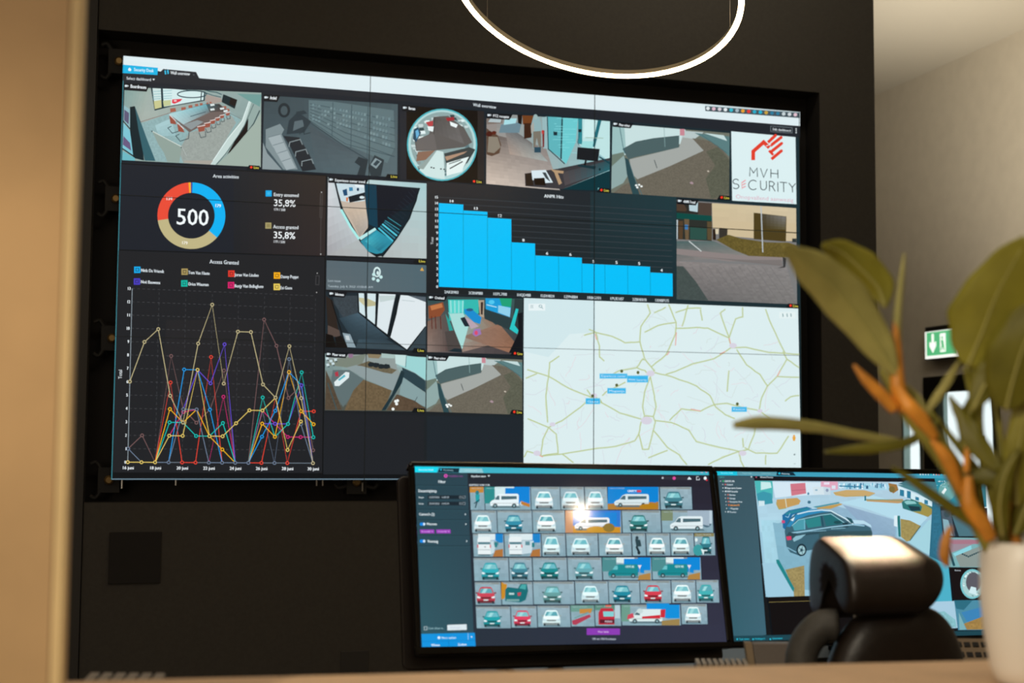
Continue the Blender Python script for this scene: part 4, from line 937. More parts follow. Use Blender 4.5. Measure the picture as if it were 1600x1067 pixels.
c.poly([(1520,85),(1582,90),(1580,500),(1480,500),(1560,330),(1500,330)], '2c3a3c'); c.poly([(1530,160),(1550,165),(1520,290),(1550,330),(1540,360),(1480,320)], '2ac4c4'); c.poly([(1545,200),(1580,190),(1580,520),(1475,505),(1550,350)], '12161c')
c.poly([(845,140),(960,110),(975,170),(940,220),(850,240)], '8a4c30'); c.poly([(860,140),(950,120),(960,150),(870,175)], 'c07848')
for x in (870, 900, 940): c.line([(x,220),(x+5,320)], 7, '5c2820')
badge(c, 669, 464.5, 696, 465.5, 'Onthaal', 5, (816, 552))
fin(c, 'camera_feed', 'colourful camera view of a reception room')

c = cv(.0006).crop(500, 450, .2)
c.grad([(40,512),(828,540),(824,965),(38,955)], ['8aa4a4','a8c4c4','4c5248','4c4c44'], 12, 10, .05)
c.poly([(60,520),(590,520),(600,620),(640,690),(600,780),(340,700),(200,620),(60,600)], '909c9a'); c.poly([(210,620),(280,600),(640,690),(600,790),(560,800),(350,710)], '8d9c9e')
c.poly([(100,640),(230,640),(345,715),(180,930),(80,760)], '5f7072'); c.poly([(90,560),(360,515),(330,590),(210,620),(60,600)], '7a8478'); c.poly([(370,515),(480,520),(460,550),(380,545)], '8a7c60'); c.poly([(480,510),(585,520),(580,550),(480,545)], 'a8c0bc'); c.poly([(220,515),(260,515),(255,545),(225,545)], '90708c')
c.grain([(340,715),(560,800),(520,900),(480,955),(190,955),(260,800)], '6c5c44', .16, 13); c.grain([(285,605),(380,570),(600,640),(560,670),(500,660),(330,610)], '6c6450', .12, 12)
c.grain([(45,640),(100,760),(170,950),(40,950)], '54483a', .15, 13); c.line([(60,740),(130,950)], 8, '3c5458')
c.poly([(585,520),(828,545),(824,720),(740,660),(640,615),(590,590)], '9cd4d4'); c.poly([(585,520),(680,525),(670,615),(590,590)], 'c4e0de'); c.line([(675,525),(668,620)], 5, '40747c'); c.poly([(640,620),(740,665),(824,725),(824,815),(740,760),(650,700)], '2c424a')
c.poly([(640,690),(740,760),(824,820),(822,930),(620,830)], '86a0a2'); c.poly([(635,640),(660,660),(640,740),(580,840),(510,955),(480,955),(560,830)], '1f353c')
c.grain([(600,830),(740,880),(822,940),(820,962),(520,955)], '5a4a3a', .16, 13)
for x, y in ((400,595),(440,600),(480,610),(520,610)): c.poly([(x-28,y),(x-10,y-18),(x+22,y-12),(x+30,y+12),(x,y+22),(x-20,y+18)], '20292e')
c.poly([(110,735),(200,655),(230,660),(225,700),(150,765),(115,765)], 'dfecee'); c.poly([(140,715),(190,675),(200,690),(150,725)], '58b4c4'); c.poly([(115,660),(140,650),(145,690),(120,690)], 'b03848')
for x, y in ((55,550),(85,570),(60,600),(100,590),(120,560)): c.poly([(x-12,y-8),(x+10,y-10),(x+14,y+8),(x-8,y+12)], 'c8dce0'); c.poly([(x-4,y+12),(x+14,y+8),(x+10,y+22)], '1c3a44')
for q in ((590,885),(605,880),(598,905),(570,945)): c.disc(q[0], q[1], 12, 12, 'f0f6f4', 8)
c.line([(735,895),(760,850)], 4, '2c3c40')
badge(c, 509, 553, 541, 554.5, 'Muur straat', 5, (662, 640.5), False)
fin(c, 'camera_feed', 'camera view of a street with a white van and grass')

c = cv(.0006).crop(0, 0, 1)
c.poly([(506.5,645),(662.5,649.5),(662,741),(505,741)], '202328'); c.poly([(667,649.5),(816.5,651.5),(816.5,741),(666.5,741)], '1e262d')
fin(c, 'empty_tile')

# --- map
c = cv(.0006).crop(800, 450, .3)
c.poly([(62,52),(1490,107),(1506,1010),(60,1010)], 'dceef0'); c.poly([(62,52),(432,66),(434,230),(300,240),(190,360),(60,330)], 'd2e8ec')
def jig(pts, a=5, n=5):
    o = []
    for i in range(len(pts)-1):
        for k in range(n):
            t = k/n; o.append((pts[i][0]+(pts[i+1][0]-pts[i][0])*t+random.uniform(-a,a), pts[i][1]+(pts[i+1][1]-pts[i][1])*t+random.uniform(-a,a)))
    o.append(pts[-1]); return o
rs = random.getstate(); random.seed(11)
for k in range(150):
    x, y = random.uniform(90, 1400), random.uniform(110, 880)
    if y < 400 and x < 400: continue
    if y < 120 + (x-60)*.05: continue
    dx, dy = random.uniform(-1, 1), random.uniform(-1, 1); L = random.uniform(50, 150); pts = [(x, y)]
    for j in range(4):
        x += dx*L/4; y += dy*L/4; dx += random.uniform(-.5, .5); dy += random.uniform(-.5, .5); pts.append((min(1485, max(68, x)), min(1000, max(115, y))))
    c.line(jig(pts, 3, 2), 3.0, random.choice(['d6dfe4','d4dbe4','e4dce2','dfd8de','d2e0de'])); c.h -= c.step*.8
c.h += c.step*3
roads = [[(435,230),(520,250),(590,285),(665,280),(670,200),(720,130),(705,85)], [(435,230),(455,300),(455,360),(480,380)], [(375,245),(435,230),(400,215)],
 [(665,280),(690,370),(725,410),(800,350),(850,240),(855,180),(815,85)], [(690,230),(760,195),(850,180)], [(850,210),(960,205),(1020,210),(1130,260),(1165,160),(1200,150),(1200,100)], [(1130,260),(1085,130),(1110,110)],
 [(1130,260),(1140,310),(1220,310),(1340,335),(1420,340),(1495,345)], [(1420,340),(1350,190),(1320,110)], [(1140,310),(1050,370),(940,395),(850,435),(800,450)], [(725,410),(740,430),(720,460),(690,430),(650,415),(560,430),(480,470)],
 [(650,415),(680,370),(690,375)], [(740,440),(830,460),(960,510),(1030,560),(1060,620),(1110,660),(1160,680)], [(720,460),(690,540),(680,620),(690,665)], [(720,460),(740,560),(750,620),(735,670)],
 [(80,425),(190,460),(300,525),(400,565),(470,600),(560,650),(680,685)], [(70,470),(130,445)], [(245,355),(195,390),(190,460),(175,560),(185,700)], [(410,575),(330,640),(260,690),(190,725),(80,680)], [(190,725),(160,790),(150,870),(80,850),(62,880)],
 [(190,725),(230,760),(240,860),(150,875)], [(150,875),(260,865),(400,840),(540,825),(640,795)], [(640,795),(660,760),(670,700),(690,665),(735,670),(745,700),(735,740),(710,840),(680,840),(660,760)], [(745,690),(830,700),(920,740),(960,800),(1080,830),(1180,850)],
 [(735,740),(810,830),(870,870),(910,920)], [(710,885),(810,845)], [(1180,850),(1100,880),(1020,920)], [(1180,850),(1190,900),(1220,960)], [(1180,850),(1230,840),(1260,760),(1270,690)], [(1210,830),(1270,860),(1380,860),(1440,770)], [(1170,320),(1220,400),(1290,450),(1330,510),(1300,570),(1285,640)],
 [(1330,510),(1380,460),(1430,370),(1410,330)], [(1380,460),(1495,465)], [(1430,370),(1495,415)], [(1060,605),(1120,600),(1200,620),(1290,640),(1340,680)], [(820,690),(880,630),(980,640),(1060,605)], [(1130,430),(1120,540)], [(1200,780),(1205,830)], [(980,110),(990,170)], [(915,90),(885,200)], [(1320,870),(1320,920)], [(850,130),(915,105),(985,105)], [(260,865),(320,910)], [(470,560),(490,540),(590,490)], [(390,530),(410,560),(455,580),(470,600)], [(1420,590),(1450,565),(1495,560)], [(740,130),(800,100)]]
for r in roads: c.line(jig(r, 2, 3), 7.5, 'cfdcbc'); c.h -= c.step*.6
c.h += c.step*2
for r in roads: c.line(jig(r, 2, 3), 3.6, 'b4c48c'); c.h -= c.step*.6
c.h += c.step*2
for r in ([(850,300),(855,230)], [(1130,260),(1140,300)], [(1080,345),(1110,330)], [(432,240),(440,270)], [(1380,460),(1395,430)], [(140,870),(160,880)], [(820,330),(805,350)], [(930,630),(980,640)]): c.line(r, 5, 'e4a8a0')
for q in ((720,445,22),(700,690,30),(1150,300,20),(1200,860,20),(130,860,20),(425,560,18),(210,710,16),(1290,640,14)): c.disc(q[0], q[1], q[2], q[2]*.7, 'd8d4e2', 12)
random.setstate(rs)
for x0_, y0_, x1_, y1_, s_ in ((455,445,600,472,'Experience center'),(598,455,708,492,'MVH Security'),(495,520,592,550,'Magazijn'),(382,573,458,605,'Gent'),(1142,618,1222,645,'Kantoor')):
    c.rect(x0_, y0_, x1_, y1_, '6cc8ec'); c.rect(x0_+3, y0_+5, x1_-3, y1_-4, '38b4ec'); c.text(s_, x0_+8, y1_-9, x1_-8, y1_-8, 11, 'd8f4ff')
for x, y in ((570,433),(655,440),(544,506),(418,562),(1172,604)): c.disc(x, y, 8, 9, '6c7440', 10); c.disc(x, y-1, 4, 4, '3c4838', 8)
c.rect(85, 82, 172, 118, 'e8f4f6')
for q in ((102,97),): c.line([(q[0]-8,q[1]-6),(q[0]+8,q[1]-6)], 2, '7c9aa0'); c.line([(q[0]-8,q[1]),(q[0]+8,q[1])], 2, '7c9aa0'); c.line([(q[0]-8,q[1]+6),(q[0]+8,q[1]+6)], 2, '7c9aa0')
c.disc(147,95,9,8,'5c9098',12); c.disc(147,95,6,5.4,'e8f4f6',10); c.line([(152,100),(160,108)], 3, '5c9098')
c.rect(1390,125,1475,158,'e4f2f2')
for x in (1408,1430,1450): c.line([(x,133),(x+2,150)], 4, '5c8890')
c.disc(1467,770,6,6,'e8a840',8); c.poly([(1458,775),(1476,775),(1472,796),(1462,796)], 'e8a840'); c.text('+', 1462, 875, 1475, 875, 16, '4c6468', .05); c.text('-', 1464, 920, 1474, 920, 16, '4c6468', .05); c.disc(1467,718,7,7,'c89880',8)
fin(c, 'map_view', 'pale road map with blue place labels')

# mounting brackets and brass adjusting knobs round the rim
for (x, y) in ((186, 95), (181, 310), (175, 528), (170, 750), (561, 750)):
    p = onp(x, y, (0, .03, 0), V((0, 1, 0))); bm = bmesh.new()
    if x == 561: p = V((PWD - .03, .03, WB-.012))
    k_ = tube(bmesh.new(), [p + V((0, -.006, 0)), p + V((0, .0, 0)), p + V((0, .012, 0))], [.014, .022, .022], 18)
    br = bmesh.new()
    for s in (-1, 1): tube(br, smoothpath([p+V((-.035 if x < 300 else .05*s, .02, .05*s if x < 300 else -.02)), p+V((-.06 if x < 300 else .09*s, .02, .085*s if x < 300 else -.03)), p+V((-.085 if x < 300 else .11*s, .02, .075*s if x < 300 else -.01))], 4), .011, 10)
    box(br, (p.x-.05, .04, p.z-.06), (p.x+.05, .155, p.z+.06))
    b_ = obj('mounting_bracket', br, M['bracket'], vw); obj('adjusting_knob', k_, M['brass'], b_)
for px_, pz_ in ((.02, -.03), (.27, -.015), (.95, -.018), (1.18, -.045), (.98, -.018)):
    obj('screw', tube(bmesh.new(), [V((px_+.03, .02, WB+pz_+.03)), V((px_+.03, .02, WB+pz_-.012))], .005, 8), M['steel'], vw)

# ------------------------------------------------------------------ picture on the left desk monitor
random.seed(8)
def mc(o, Z, Y, base): return Canvas(o, -Y, Z, base)
def edge(o, X, Z, u0, v0, u1, v1):           # rectangle in monitor fractions -> world points
    return [o + X*MW*u + Z*(-MH*v) for u, v in ((u0,v0),(u1,v0),(u1,v1),(u0,v1))]
scr1 = obox(bmesh.new(), MO1, MX1, MY1, MZ1, (0, .002, -MH), (MW, .006, 0)); scr1 = obj('screen', scr1, M['black'], mon1)
scr2 = obox(bmesh.new(), MO2, MX2, MY2, MZ2, (0, .002, -MH), (MW, .006, 0)); scr2 = obj('screen', scr2, M['black'], mon2)
c = mc(MO1, MZ1, MY1, -.0015)
def gradpts(c, P4, cols, n, m):
    cs = [lin(x) for x in cols]; P = []; Fs = []; C = []; c.lift()
    for j in range(m+1):
        for i in range(n+1):
            u, v = i/n, j/m; P.append(P4[0]*(1-u)*(1-v)+P4[1]*u*(1-v)+P4[2]*u*v+P4[3]*(1-u)*v)
    for j in range(m):
        for i in range(n):
            u, v = (i+.5)/n, (j+.5)/m; C.append([cs[0][k]*(1-u)*(1-v)+cs[1][k]*u*(1-v)+cs[2][k]*u*v+cs[3][k]*(1-u)*v for k in range(3)]); a = j*(n+1)+i; Fs.append([a, a+1, a+n+2, a+n+1])
    c.add(P, Fs, C)
gradpts(c, edge(MO1, MX1, MZ1, 0, 0, 1, 1), ['232a33','262430','323448','22303c'], 16, 10)
c.crop(620, 710, .1781)
c.poly([(155,104),(2740,138),(2745,180),(162,156)], '3fb2c8')
c.poly([(157,106),(365,109),(350,156),(160,154)], '12dcf4'); c.poly([(375,118),(550,120),(545,158),(358,156)], '13303c'); c.poly([(556,120),(748,123),(762,160),(545,158)], '8fcad4')
c.text('Security Desk', 190, 138, 325, 140, 14, 'c8fcff', .03); c.text('Monitoring', 410, 142, 495, 143, 14, '8fb8c4', .03); c.disc(388,132,8,8,'2ab4d0',8); c.text('Camera sets', 595, 144, 705, 145, 14, 'b8e4ea')
c.o = (0, 0, 1)
c.rect(1083,735,1087,738,'1fc8c0'); c.line([(1095,738),(1099,738)], 1, 'c8b0c8'); c.disc(1104,737,1.6,1.6,'d8a8c4',8)
c.build('title_bar', M['monscreen'], scr1)
c = mc(MO1, MZ1, MY1, -.0010)
c.crop(0, 0, 1)
c.grad([(648.5,738.5),(730.5,739.5),(741,1010),(659.5,1013.5)], ['27434e','2a4450','2f4f5c','2f5a66'], 8, 24)
c.crop(620, 710, .1781)
for q in ([(170,270),(625,275)], [(180,480),(635,485)], [(188,572),(645,572)], [(190,708),(650,712)], [(195,802),(655,802)]): c.line(q, 5, '1a2c36'); c.line([(q[0][0],q[0][1]+5),(q[1][0],q[1][1]+5)], 2, '3c6874')
c.disc(430,187,16,16,'d858b8',16); c.disc(430,187,6,8,'7c2468',8); c.text('Vergelijken met', 450, 194, 580, 197, 16, '8c4890', .03)
c.text('Filter', 364, 250, 428, 250, 24, 'e4f0f4', .05); c.text('Datum/tijdstip', 188, 330, 350, 332, 24, 'e4f0f4', .04)
for y, s_ in ((374,'Begin'), (430,'Einde')):
    c.text(s_, 192, y+8, 236, y+8, 14, 'd0dce0', .04); c.rect(272, y-16, 600, y+16, '1a2832'); c.text('25/07/2023', 284, y+8, 374, y+8, 15, 'b4c4cc', .04); c.text('16:05:34', 392, y+8, 458, y+8, 15, 'b4c4cc', .04)
    c.line([(550,y-8),(566,y-8),(566,y+8),(550,y+8)], 2.5, 'a8b8c0', True); c.line([(578,y-10),(600,y-10),(600,y+10),(578,y+10)], 2.5, 'a8b8c0', True)
c.text("Camera's (2)", 195, 534, 330, 536, 23, 'e4f0f4', .04); c.text('Mensen', 262, 620, 350, 620, 22, 'e4f0f4', .05); c.text('Voertuig', 268, 772, 362, 774, 24, 'e4f0f4', .05)
for y in (525, 611, 760): c.poly([(598+(y-525)*.05,y-9),(608+(y-525)*.05,y),(598+(y-525)*.05,y+9)], 'e8f4f8')
for y in (611, 760): c.rect(210, y-14, 242, y+14, '1288e4'); c.disc(212,y,11,14,'1288e4',12); c.disc(240,y,11,12,'d8ecfc',12)
c.poly([(203,658),(328,658),(330,692),(206,692)], '9a3cb8'); c.poly([(345,658),(470,658),(473,692),(348,692)], '9a3cb8'); c.text('Bovenlijf: X', 216, 682, 318, 682, 14, 'e0a8f0', .03); c.text('Onderlijf: X', 358, 682, 462, 682, 14, 'e0a8f0', .03)
c.crop(620, 870, .1846)
c.line([(232,590),(255,590),(255,618),(232,618)], 3, 'd8e8ec', True); c.text('Zoek alleen in...', 265, 612, 402, 611, 16, '9cc4cc', .03); c.poly([(427,576),(590,570),(592,618),(428,622)], 'ddeaf0'); c.text('Voertuigen', 450, 606, 540, 604, 16, 'c0cce0')
c.poly([(208,652),(660,642),(668,768),(214,778)], '0c94e0'); c.line([(212,716),(664,706)], 3, '0874bc'); c.line([(438,710),(442,774)], 4, '0874bc'); c.line([(603,646),(604,702)], 3, 'c8e8fc'); c.poly([(624,672),(642,672),(633,686)], 'e8f8ff')
c.disc(356,684,12,12,'e8f8ff',10); c.text('Filters opslaan', 376, 694, 500, 691, 17, 'd8f0ff', .04); c.text('Wissen', 290, 756, 362, 755, 20, 'e8f8ff', .05); c.text('Zoeken', 515, 752, 588, 750, 20, 'e8f8ff', .05)
c.build('filter_sidebar', M['monscreen'], scr1, 'dark teal filter sidebar with blue buttons')

c = mc(MO1, MZ1, MY1, -.0010); c.crop(0, 0, 1)
c.rect(733,741,766,746.5,'1c2128'); c.text('Afspeelbare datum', 736, 745.3, 759, 745.3, 3, 'dfeaf0', .05); c.poly([(762,742.3),(766,742.3),(764,744.8)], 'dfeaf0'); c.text('25/07/2023 16:00-17:00', 733, 758.9, 765, 758.9, 2.8, 'd8e4ea', .05)
c.line([(1034,746.5),(1079,747.5)], 5, '33323e'); c.disc(1035.5,746.5,1.6,1.6,'c0c8d0',8); c.disc(1053.5,747,2.6,2.6,'d84c9c',12); c.poly([(1074,749),(1077,744.5),(1081,749)], 'dfeaf0'); c.line([(1092,744.5),(1088.5,744.5),(1088.5,749.5),(1093,749.5),(1093,747)], .8, 'e4eef4'); c.disc(1102,747,2.4,2.6,'e8f0f4',10); c.disc(1104.5,750,1.6,1.2,'e03040',8)
def shade(col, k): return [min(1, int(col[i:i+2], 16)/255*k) for i in (0, 2, 4)]
_l = lin
def lin(cc):
    return _l(cc)
def front(x0, y0, x1, y1, col, van=0, lights=False):
    """frontal vehicle inside its thumbnail; photo pixels"""
    W_, H_ = x1-x0, y1-y0; k = random.uniform(-.04, .04)
    cw = min(W_*.74, H_*.82)*random.uniform(.94, 1.04); cx_ = x0+W_*(.47+k); cy_ = y0+H_*.56; h = H_*.36
    q = lambda pts: [(cx_+a*cw/2, cy_+b*h) for a, b in pts]
    c.poly(q([(-.9,.9),(.95,.9),(1.05,1.12),(-.8,1.12)]), '5c7c88')
    c.poly(q([(-.95,-.05),(-.85,-.25),(.85,-.25),(.95,-.05),(1,.55),(.92,.95),(-.92,.95),(-1,.55)]), col)
    top = -1.15 if van else -.98
    c.poly(q([(-.86,-.2),(-.62,top+.1),(-.45,top),(.45,top),(.62,top+.1),(.86,-.2)]), shade(col, 1.08))
    c.poly(q([(-.74,-.22),(-.54,top+.2),(.54,top+.2),(.74,-.22)]), random.choice(['6cbcc8','7cc4cc','5ca8b4']))
    c.poly(q([(-.5,-.22),(-.2,top+.2),(.2,top+.2),(-.1,-.22)]), 'a0dce0')
    c.poly(q([(-.9,-.2),(.9,-.2),(.8,.22),(-.8,.22)]), shade(col, 1.12))
    c.poly(q([(-.55,.28),(.55,.28),(.48,.46),(-.48,.46)]), shade(col, .55)); c.poly(q([(-.9,.68),(.9,.68),(.86,.97),(-.86,.97)]), shade(col, .6))
    for s in (-1, 1): c.poly(q([(s*.95,.12),(s*.6,.26),(s*.62,.42),(s*.95,.4)]), 'e8f4f8' if lights else 'c4e0e8'); c.poly(q([(s*.86,-.3),(s*1.12,-.34),(s*1.1,-.16),(s*.9,-.14)]), shade(col, .7)); c.poly(q([(s*.9,.8),(s*.66,.8),(s*.68,1.08),(s*.88,1.08)]), '22343c')
    c.poly(q([(-.26,.56),(.26,.56),(.25,.7),(-.25,.7)]), 'e0f0f0')
def side(x0, y0, x1, y1, col, bg='1c8cd8', stripe=None, glass=True, flip=1, dark='4a6a74', box_=.75):
    c.poly([(x0+(x1-x0)*.5,y0),(x1,y0),(x1,y0+(y1-y0)*.72),(x0+(x1-x0)*.5,y0+(y1-y0)*.5)], bg)
    q = lambda pts: [(x0+(x1-x0)*a, y0+(y1-y0)*b) for a, b in pts]
    c.poly(q([(.12,.86),(.86,.86),(.9,.94),(.16,.94)]), '5c7880')
    c.poly(q([(.12,.84),(.11,.68),(.15,.6),(.22,.54),(.29,.33),(.36,.27),(box_+.07,.27),(box_+.1,.34),(box_+.1,.84)]), col)
    if glass: c.poly(q([(.23,.54),(.3,.36),(.35,.36),(.35,.56)]), dark); c.poly(q([(.4,.38),(box_+.05,.38),(box_+.05,.52),(.4,.55)]), dark) if not stripe else c.poly(q([(.4,.62),(box_+.05,.54),(box_+.05,.72),(.4,.74)]), stripe)
    c.line(q([(.14,.72),(box_+.1,.72)]), .8, shade(col, .75))
    for a in (.24, box_-.02): z = q([(a,.84)])[0]; c.disc(z[0], z[1], (y1-y0)*.11, (y1-y0)*.11, '20343c', 12); c.disc(z[0], z[1], (y1-y0)*.055, (y1-y0)*.055, '90b0b8', 10)
rows = [
 (760.5,796.5,761.7,796.5,[(734,756.5,'bike','c98a44'),(757,828.5,'vanL',''),(829,874.5,'f','dfeef2'),(875,912,'f','c8d8dc'),(913,948,'f','d4e0e4'),(948.8,1029,'busB',''),(1030,1079.5,'f','3c7480')]),
 (797.5,832.5,798,832.5,[(736.6,776,'f','dcecf0'),(776.6,831,'F','2c8098'),(831.6,882,'f','e4f4f4'),(883,970,'busO',''),(971,1031.5,'F','2f7474'),(1032.5,1112.5,'vanR','')]),
 (833.8,869.5,833.8,868,[(739,787,'rear',''),(787.8,845,'rear',''),(845.8,883,'van','d4ecee'),(884,933.5,'f','cfe4e8'),(934.5,985.5,'f','e4f0f0'),(986.5,1007.5,'moto',''),(1008.5,1045.5,'f','e0f0f0'),(1046.3,1082.5,'f','d8ecec'),(1083.3,1115,'truck','')]),
 (871.5,907.5,871,905,[(740,794.5,'F','2c9ca8'),(795.3,831,'F','3c7888'),(832,885.5,'F','187c80'),(886.3,939.5,'F','5c98a0'),(940.5,1016.8,'tealV',''),(1017.6,1094,'tealV','')]),
 (909.5,945,906.5,941.5,[(742,782.5,'F','b84050'),(783.3,832,'green',''),(832.6,897,'F','5c9090'),(898,949.5,'f','d0e8ec'),(950,998.5,'F','1c7c90'),(999,1047,'F','c03848'),(1047.8,1085.5,'f','dcecf0'),(1086.3,1121.5,'F','3ca0a4')]),
 (947.5,981.5,943.5,974.5,[(743.7,797.5,'F','1c9098'),(798.2,838.5,'F','c83c58'),(839.2,890.5,'f','d8f0f0'),(891.2,928,'blur',''),(928.6,969,'fire',''),(970,1062,'redT',''),(1063,1103.5,'van','dceef0')])]
for ya, yb, yc, yd, cells in rows:
    X0, X1 = cells[0][0], cells[-1][1]
    for x0, x1, kind, col in cells:
        f0, f1 = (x0-735)/380, (x1-735)/380
        ta, tb = ya+(yc-ya)*f0, yb+(yd-yb)*f0
        hs = c.h; bgs = random.choice([['8fa8b8','98b0c0','7c98a8','86a0b0'], ['94a8b4','8ca4b4','84a0b0','90a8b8']])
        sk = (yb-ya)*.045
        c.grad([(x0,ta),(x1,ta),(x1+sk,tb),(x0+sk,tb)], ['90acb8','9cb4c0','84a4b2','8cb0bc'], 8, 6, .07)
        c.poly([(x0+1,ta+.5),(x1-2,ta+.5),(x1-2,ta+3.5),(x0+1,ta+2.5)], '8a9290')
        x1 -= 1; y0_, y1_ = ta, tb
        if kind in ('f', 'F'): front(x0, y0_, x1, y1_, col, 0, kind == 'F')
        elif kind == 'van': front(x0, y0_, x1, y1_, col, 1)
        elif kind == 'bike':
            c.rect(x0, y0_, x1, y0_+9, 'c48838'); xm = (x0+x1)/2; c.disc(xm+1, y0_+9, 3, 3.5, '2c7c84', 10); c.poly([(xm-2,y0_+12),(xm+5,y0_+12),(xm+4,y0_+24),(xm-1,y0_+24)], '1fa0a8'); c.line([(xm+1,y0_+22),(xm-2,y0_+33)], 2, '204a54'); c.line([(xm-4,y0_+26),(xm+5,y0_+20)], 1.6, '204a54')
        elif kind == 'moto':
            xm = (x0+x1)/2; c.disc(xm-2, y0_+7, 2.6, 3, '2c4048', 10); c.poly([(xm-5,y0_+9),(xm+3,y0_+10),(xm+5,y0_+20),(xm-3,y0_+21)], '2a444c'); c.line([(xm-3,y0_+20),(xm+2,y0_+31)], 3.5, '1c3038'); c.disc(xm+1, y0_+30, 2.5, 3.2, '1c2c34', 10)
        elif kind == 'vanL':
            c.rect(x0, y0_, x0+16, y0_+26, '2c8c8c'); c.rect(x1-24, y0_, x1, y0_+26, '0c84d8'); c.poly([(x0+16,y0_),(x0+46,y0_),(x0+48,y0_+14),(x0+16,y0_+16)], 'd4ecf0'); side(x0+2, y0_+2, x1-8, y1_-1, 'e8f6fa', '0c84d8'); c.disc(x1-12, y1_-10, 3.4, 3.4, 'dce8ec', 10); c.disc(x1-12, y1_-10, 1.8, 1.8, '3c5c64', 8); c.poly([(x1-14,y1_-14),(x1,y1_-9),(x1,y1_-4),(x1-12,y1_-8)], 'c07c2c')
        elif kind == 'busB':
            c.rect(x0, y0_, x1, y1_-9, '0884d4'); c.poly([(x0,y1_-9),(x1,y1_-12),(x1,y1_),(x0,y1_)], 'b07c34'); side(x0+2, y0_+3, x1-4, y1_-2, 'd8e8ec', '0884d4'); c.text('UNITY', x0+31, y0_+8.3, x0+45, y0_+8.6, 3.6, 'e8f4ff', .06); c.rect(x0+45.5, y0_+5, x0+52, y0_+8.6, 'd8404c'); c.disc(x1-16, y1_-5, 14, 4, 'b4801c', 14)
        elif kind == 'busO':
            c.rect(x0, y0_, x1, y1_-9, '2c78d0'); c.poly([(x0,y1_-11),(x1,y1_-9),(x1,y1_),(x0,y1_)], 'cc9028'); c.rect(x0, y0_, x0+12, y1_, 'c48c64'); side(x0+6, y0_+3, x1-6, y1_-2, 'e8eef4', '0c84d8'); c.disc(x0+48, y1_-5, 15, 5, 'c89428', 14); c.disc(x1-18, y1_-8, 9, 7, '8c7434', 12)
        elif kind == 'vanR':
            c.rect(x0, y0_, x0+18, y0_+16, '7c8c70'); c.disc(x1-8, y1_-15, 7, 7, '4c6c7c', 12); c.rect(x1-14, y0_, x1, y1_-14, 'bcd0dc'); side(x0+6, y0_, x1-4, y1_-1, 'e0eef2', 'a0b4c4')
        elif kind == 'rear':
            c.rect(x1-16, y0_, x1, y0_+14, '1884cc'); c.poly([(x0+8,y0_),(x1-12,y0_),(x1-12,y0_+10),(x0+8,y0_+10)], 'dcecf0'); c.poly([(x0+28,y0_+11),(x1-10,y0_+11),(x1-14,y0_+30),(x0+28,y0_+32)], 'c8dce4'); c.rect(x0+33,y0_+12,x0+40,y0_+18,'5c8c98')
            c.poly([(x0+7,y0_+8),(x0+10,y0_+5),(x0+27,y0_+5),(x0+28,y0_+32),(x0+8,y0_+32)], 'e8f2f4'); c.rect(x0+8, y0_+13, x0+27, y0_+16.5, '4c7c88'); c.line([(x0+8,y0_+25),(x0+27,y0_+25)], .7, '8c9ca4'); c.disc(x0+19,y0_+20.5,1,1,'283c44',8)
            for a in (6.8, 26.6): c.rect(x0+a, y0_+17, x0+a+1.6, y0_+22, 'd83c4c')
            c.poly([(x1-12,y1_-10),(x1,y1_-12),(x1,y1_),(x1-16,y1_)], 'b0743c'); c.rect(x1-13,y0_+14,x1-9,y0_+21,'1c7c84'); c.rect(x0+9,y1_-3.5,x0+27,y1_-1.5,'4c6c74')
        elif kind == 'truck': 
            c.rect(x0, y0_, x1, y0_+5, '8c8458'); front(x0+6, y0_, x1, y1_, '2c6c78', 1); c.disc(x0+6, y1_-8, 8, 9, '3c9ca0', 12); c.poly([(x0+10,y1_-10),(x0+16,y1_-8),(x0+14,y1_)], 'e0f0f0'); c.disc(x0+3, y1_-24, 2.4, 3, 'e0f0f0', 8)
        elif kind == 'tealV':
            c.rect(x0, y0_, x0+22, y0_+22, '4c8c90'); c.rect(x1-20, y0_, x1, y0_+20, '0888d8'); c.poly([(x0+22,y0_),(x0+50,y0_),(x0+50,y0_+10),(x0+22,y0_+8)], 'dcecec'); side(x0+2, y0_+2, x1-10, y1_-1, '168890', '0888d8', glass=False); c.poly([(x0+16,y0_+19),(x0+20,y0_+13),(x0+24,y0_+13),(x0+24,y0_+19)], '6cc0c8')
            c.text('GEVI BE', x0+36, y0_+16, x0+50, y0_+16, 3.4, 'd4eef0', .04); c.poly([(x1-20,y0_+12),(x1-14,y0_+12),(x1-17,y0_+18)], 'f0e0e4'); c.line([(x1-17,y0_+18),(x1-17,y1_-4)], .9, '94a8ac'); c.poly([(x1-18,y1_-7),(x1,y1_-11),(x1,y1_),(x1-20,y1_)], 'b08444')
        elif kind == 'green':
            c.poly([(x0,y0_),(x0+9,y0_+4),(x0+5,y0_+26),(x0,y0_+27)], 'c88c28'); c.poly([(x0+6,y0_+12),(x0+10,y0_+8),(x0+26,y0_+10),(x0+30,y0_+3),(x0+40,y0_+3),(x0+42,y0_+14),(x0+38,y0_+28),(x0+30,y0_+32),(x0+6,y0_+30)], '146c74'); c.poly([(x0+28,y0_+10),(x0+32,y0_+4),(x0+39,y0_+4),(x0+38,y0_+12)], '48a8a8'); c.rect(x0+12,y0_+17,x0+20,y0_+20,'b8d8d8'); c.poly([(x0+25,y0_+17),(x0+31,y0_+16),(x0+30,y0_+21),(x0+26,y0_+22)], 'c04858'); c.rect(x0+8,y0_+27,x0+28,y0_+30,'7ca8a8')
        elif kind == 'blur':
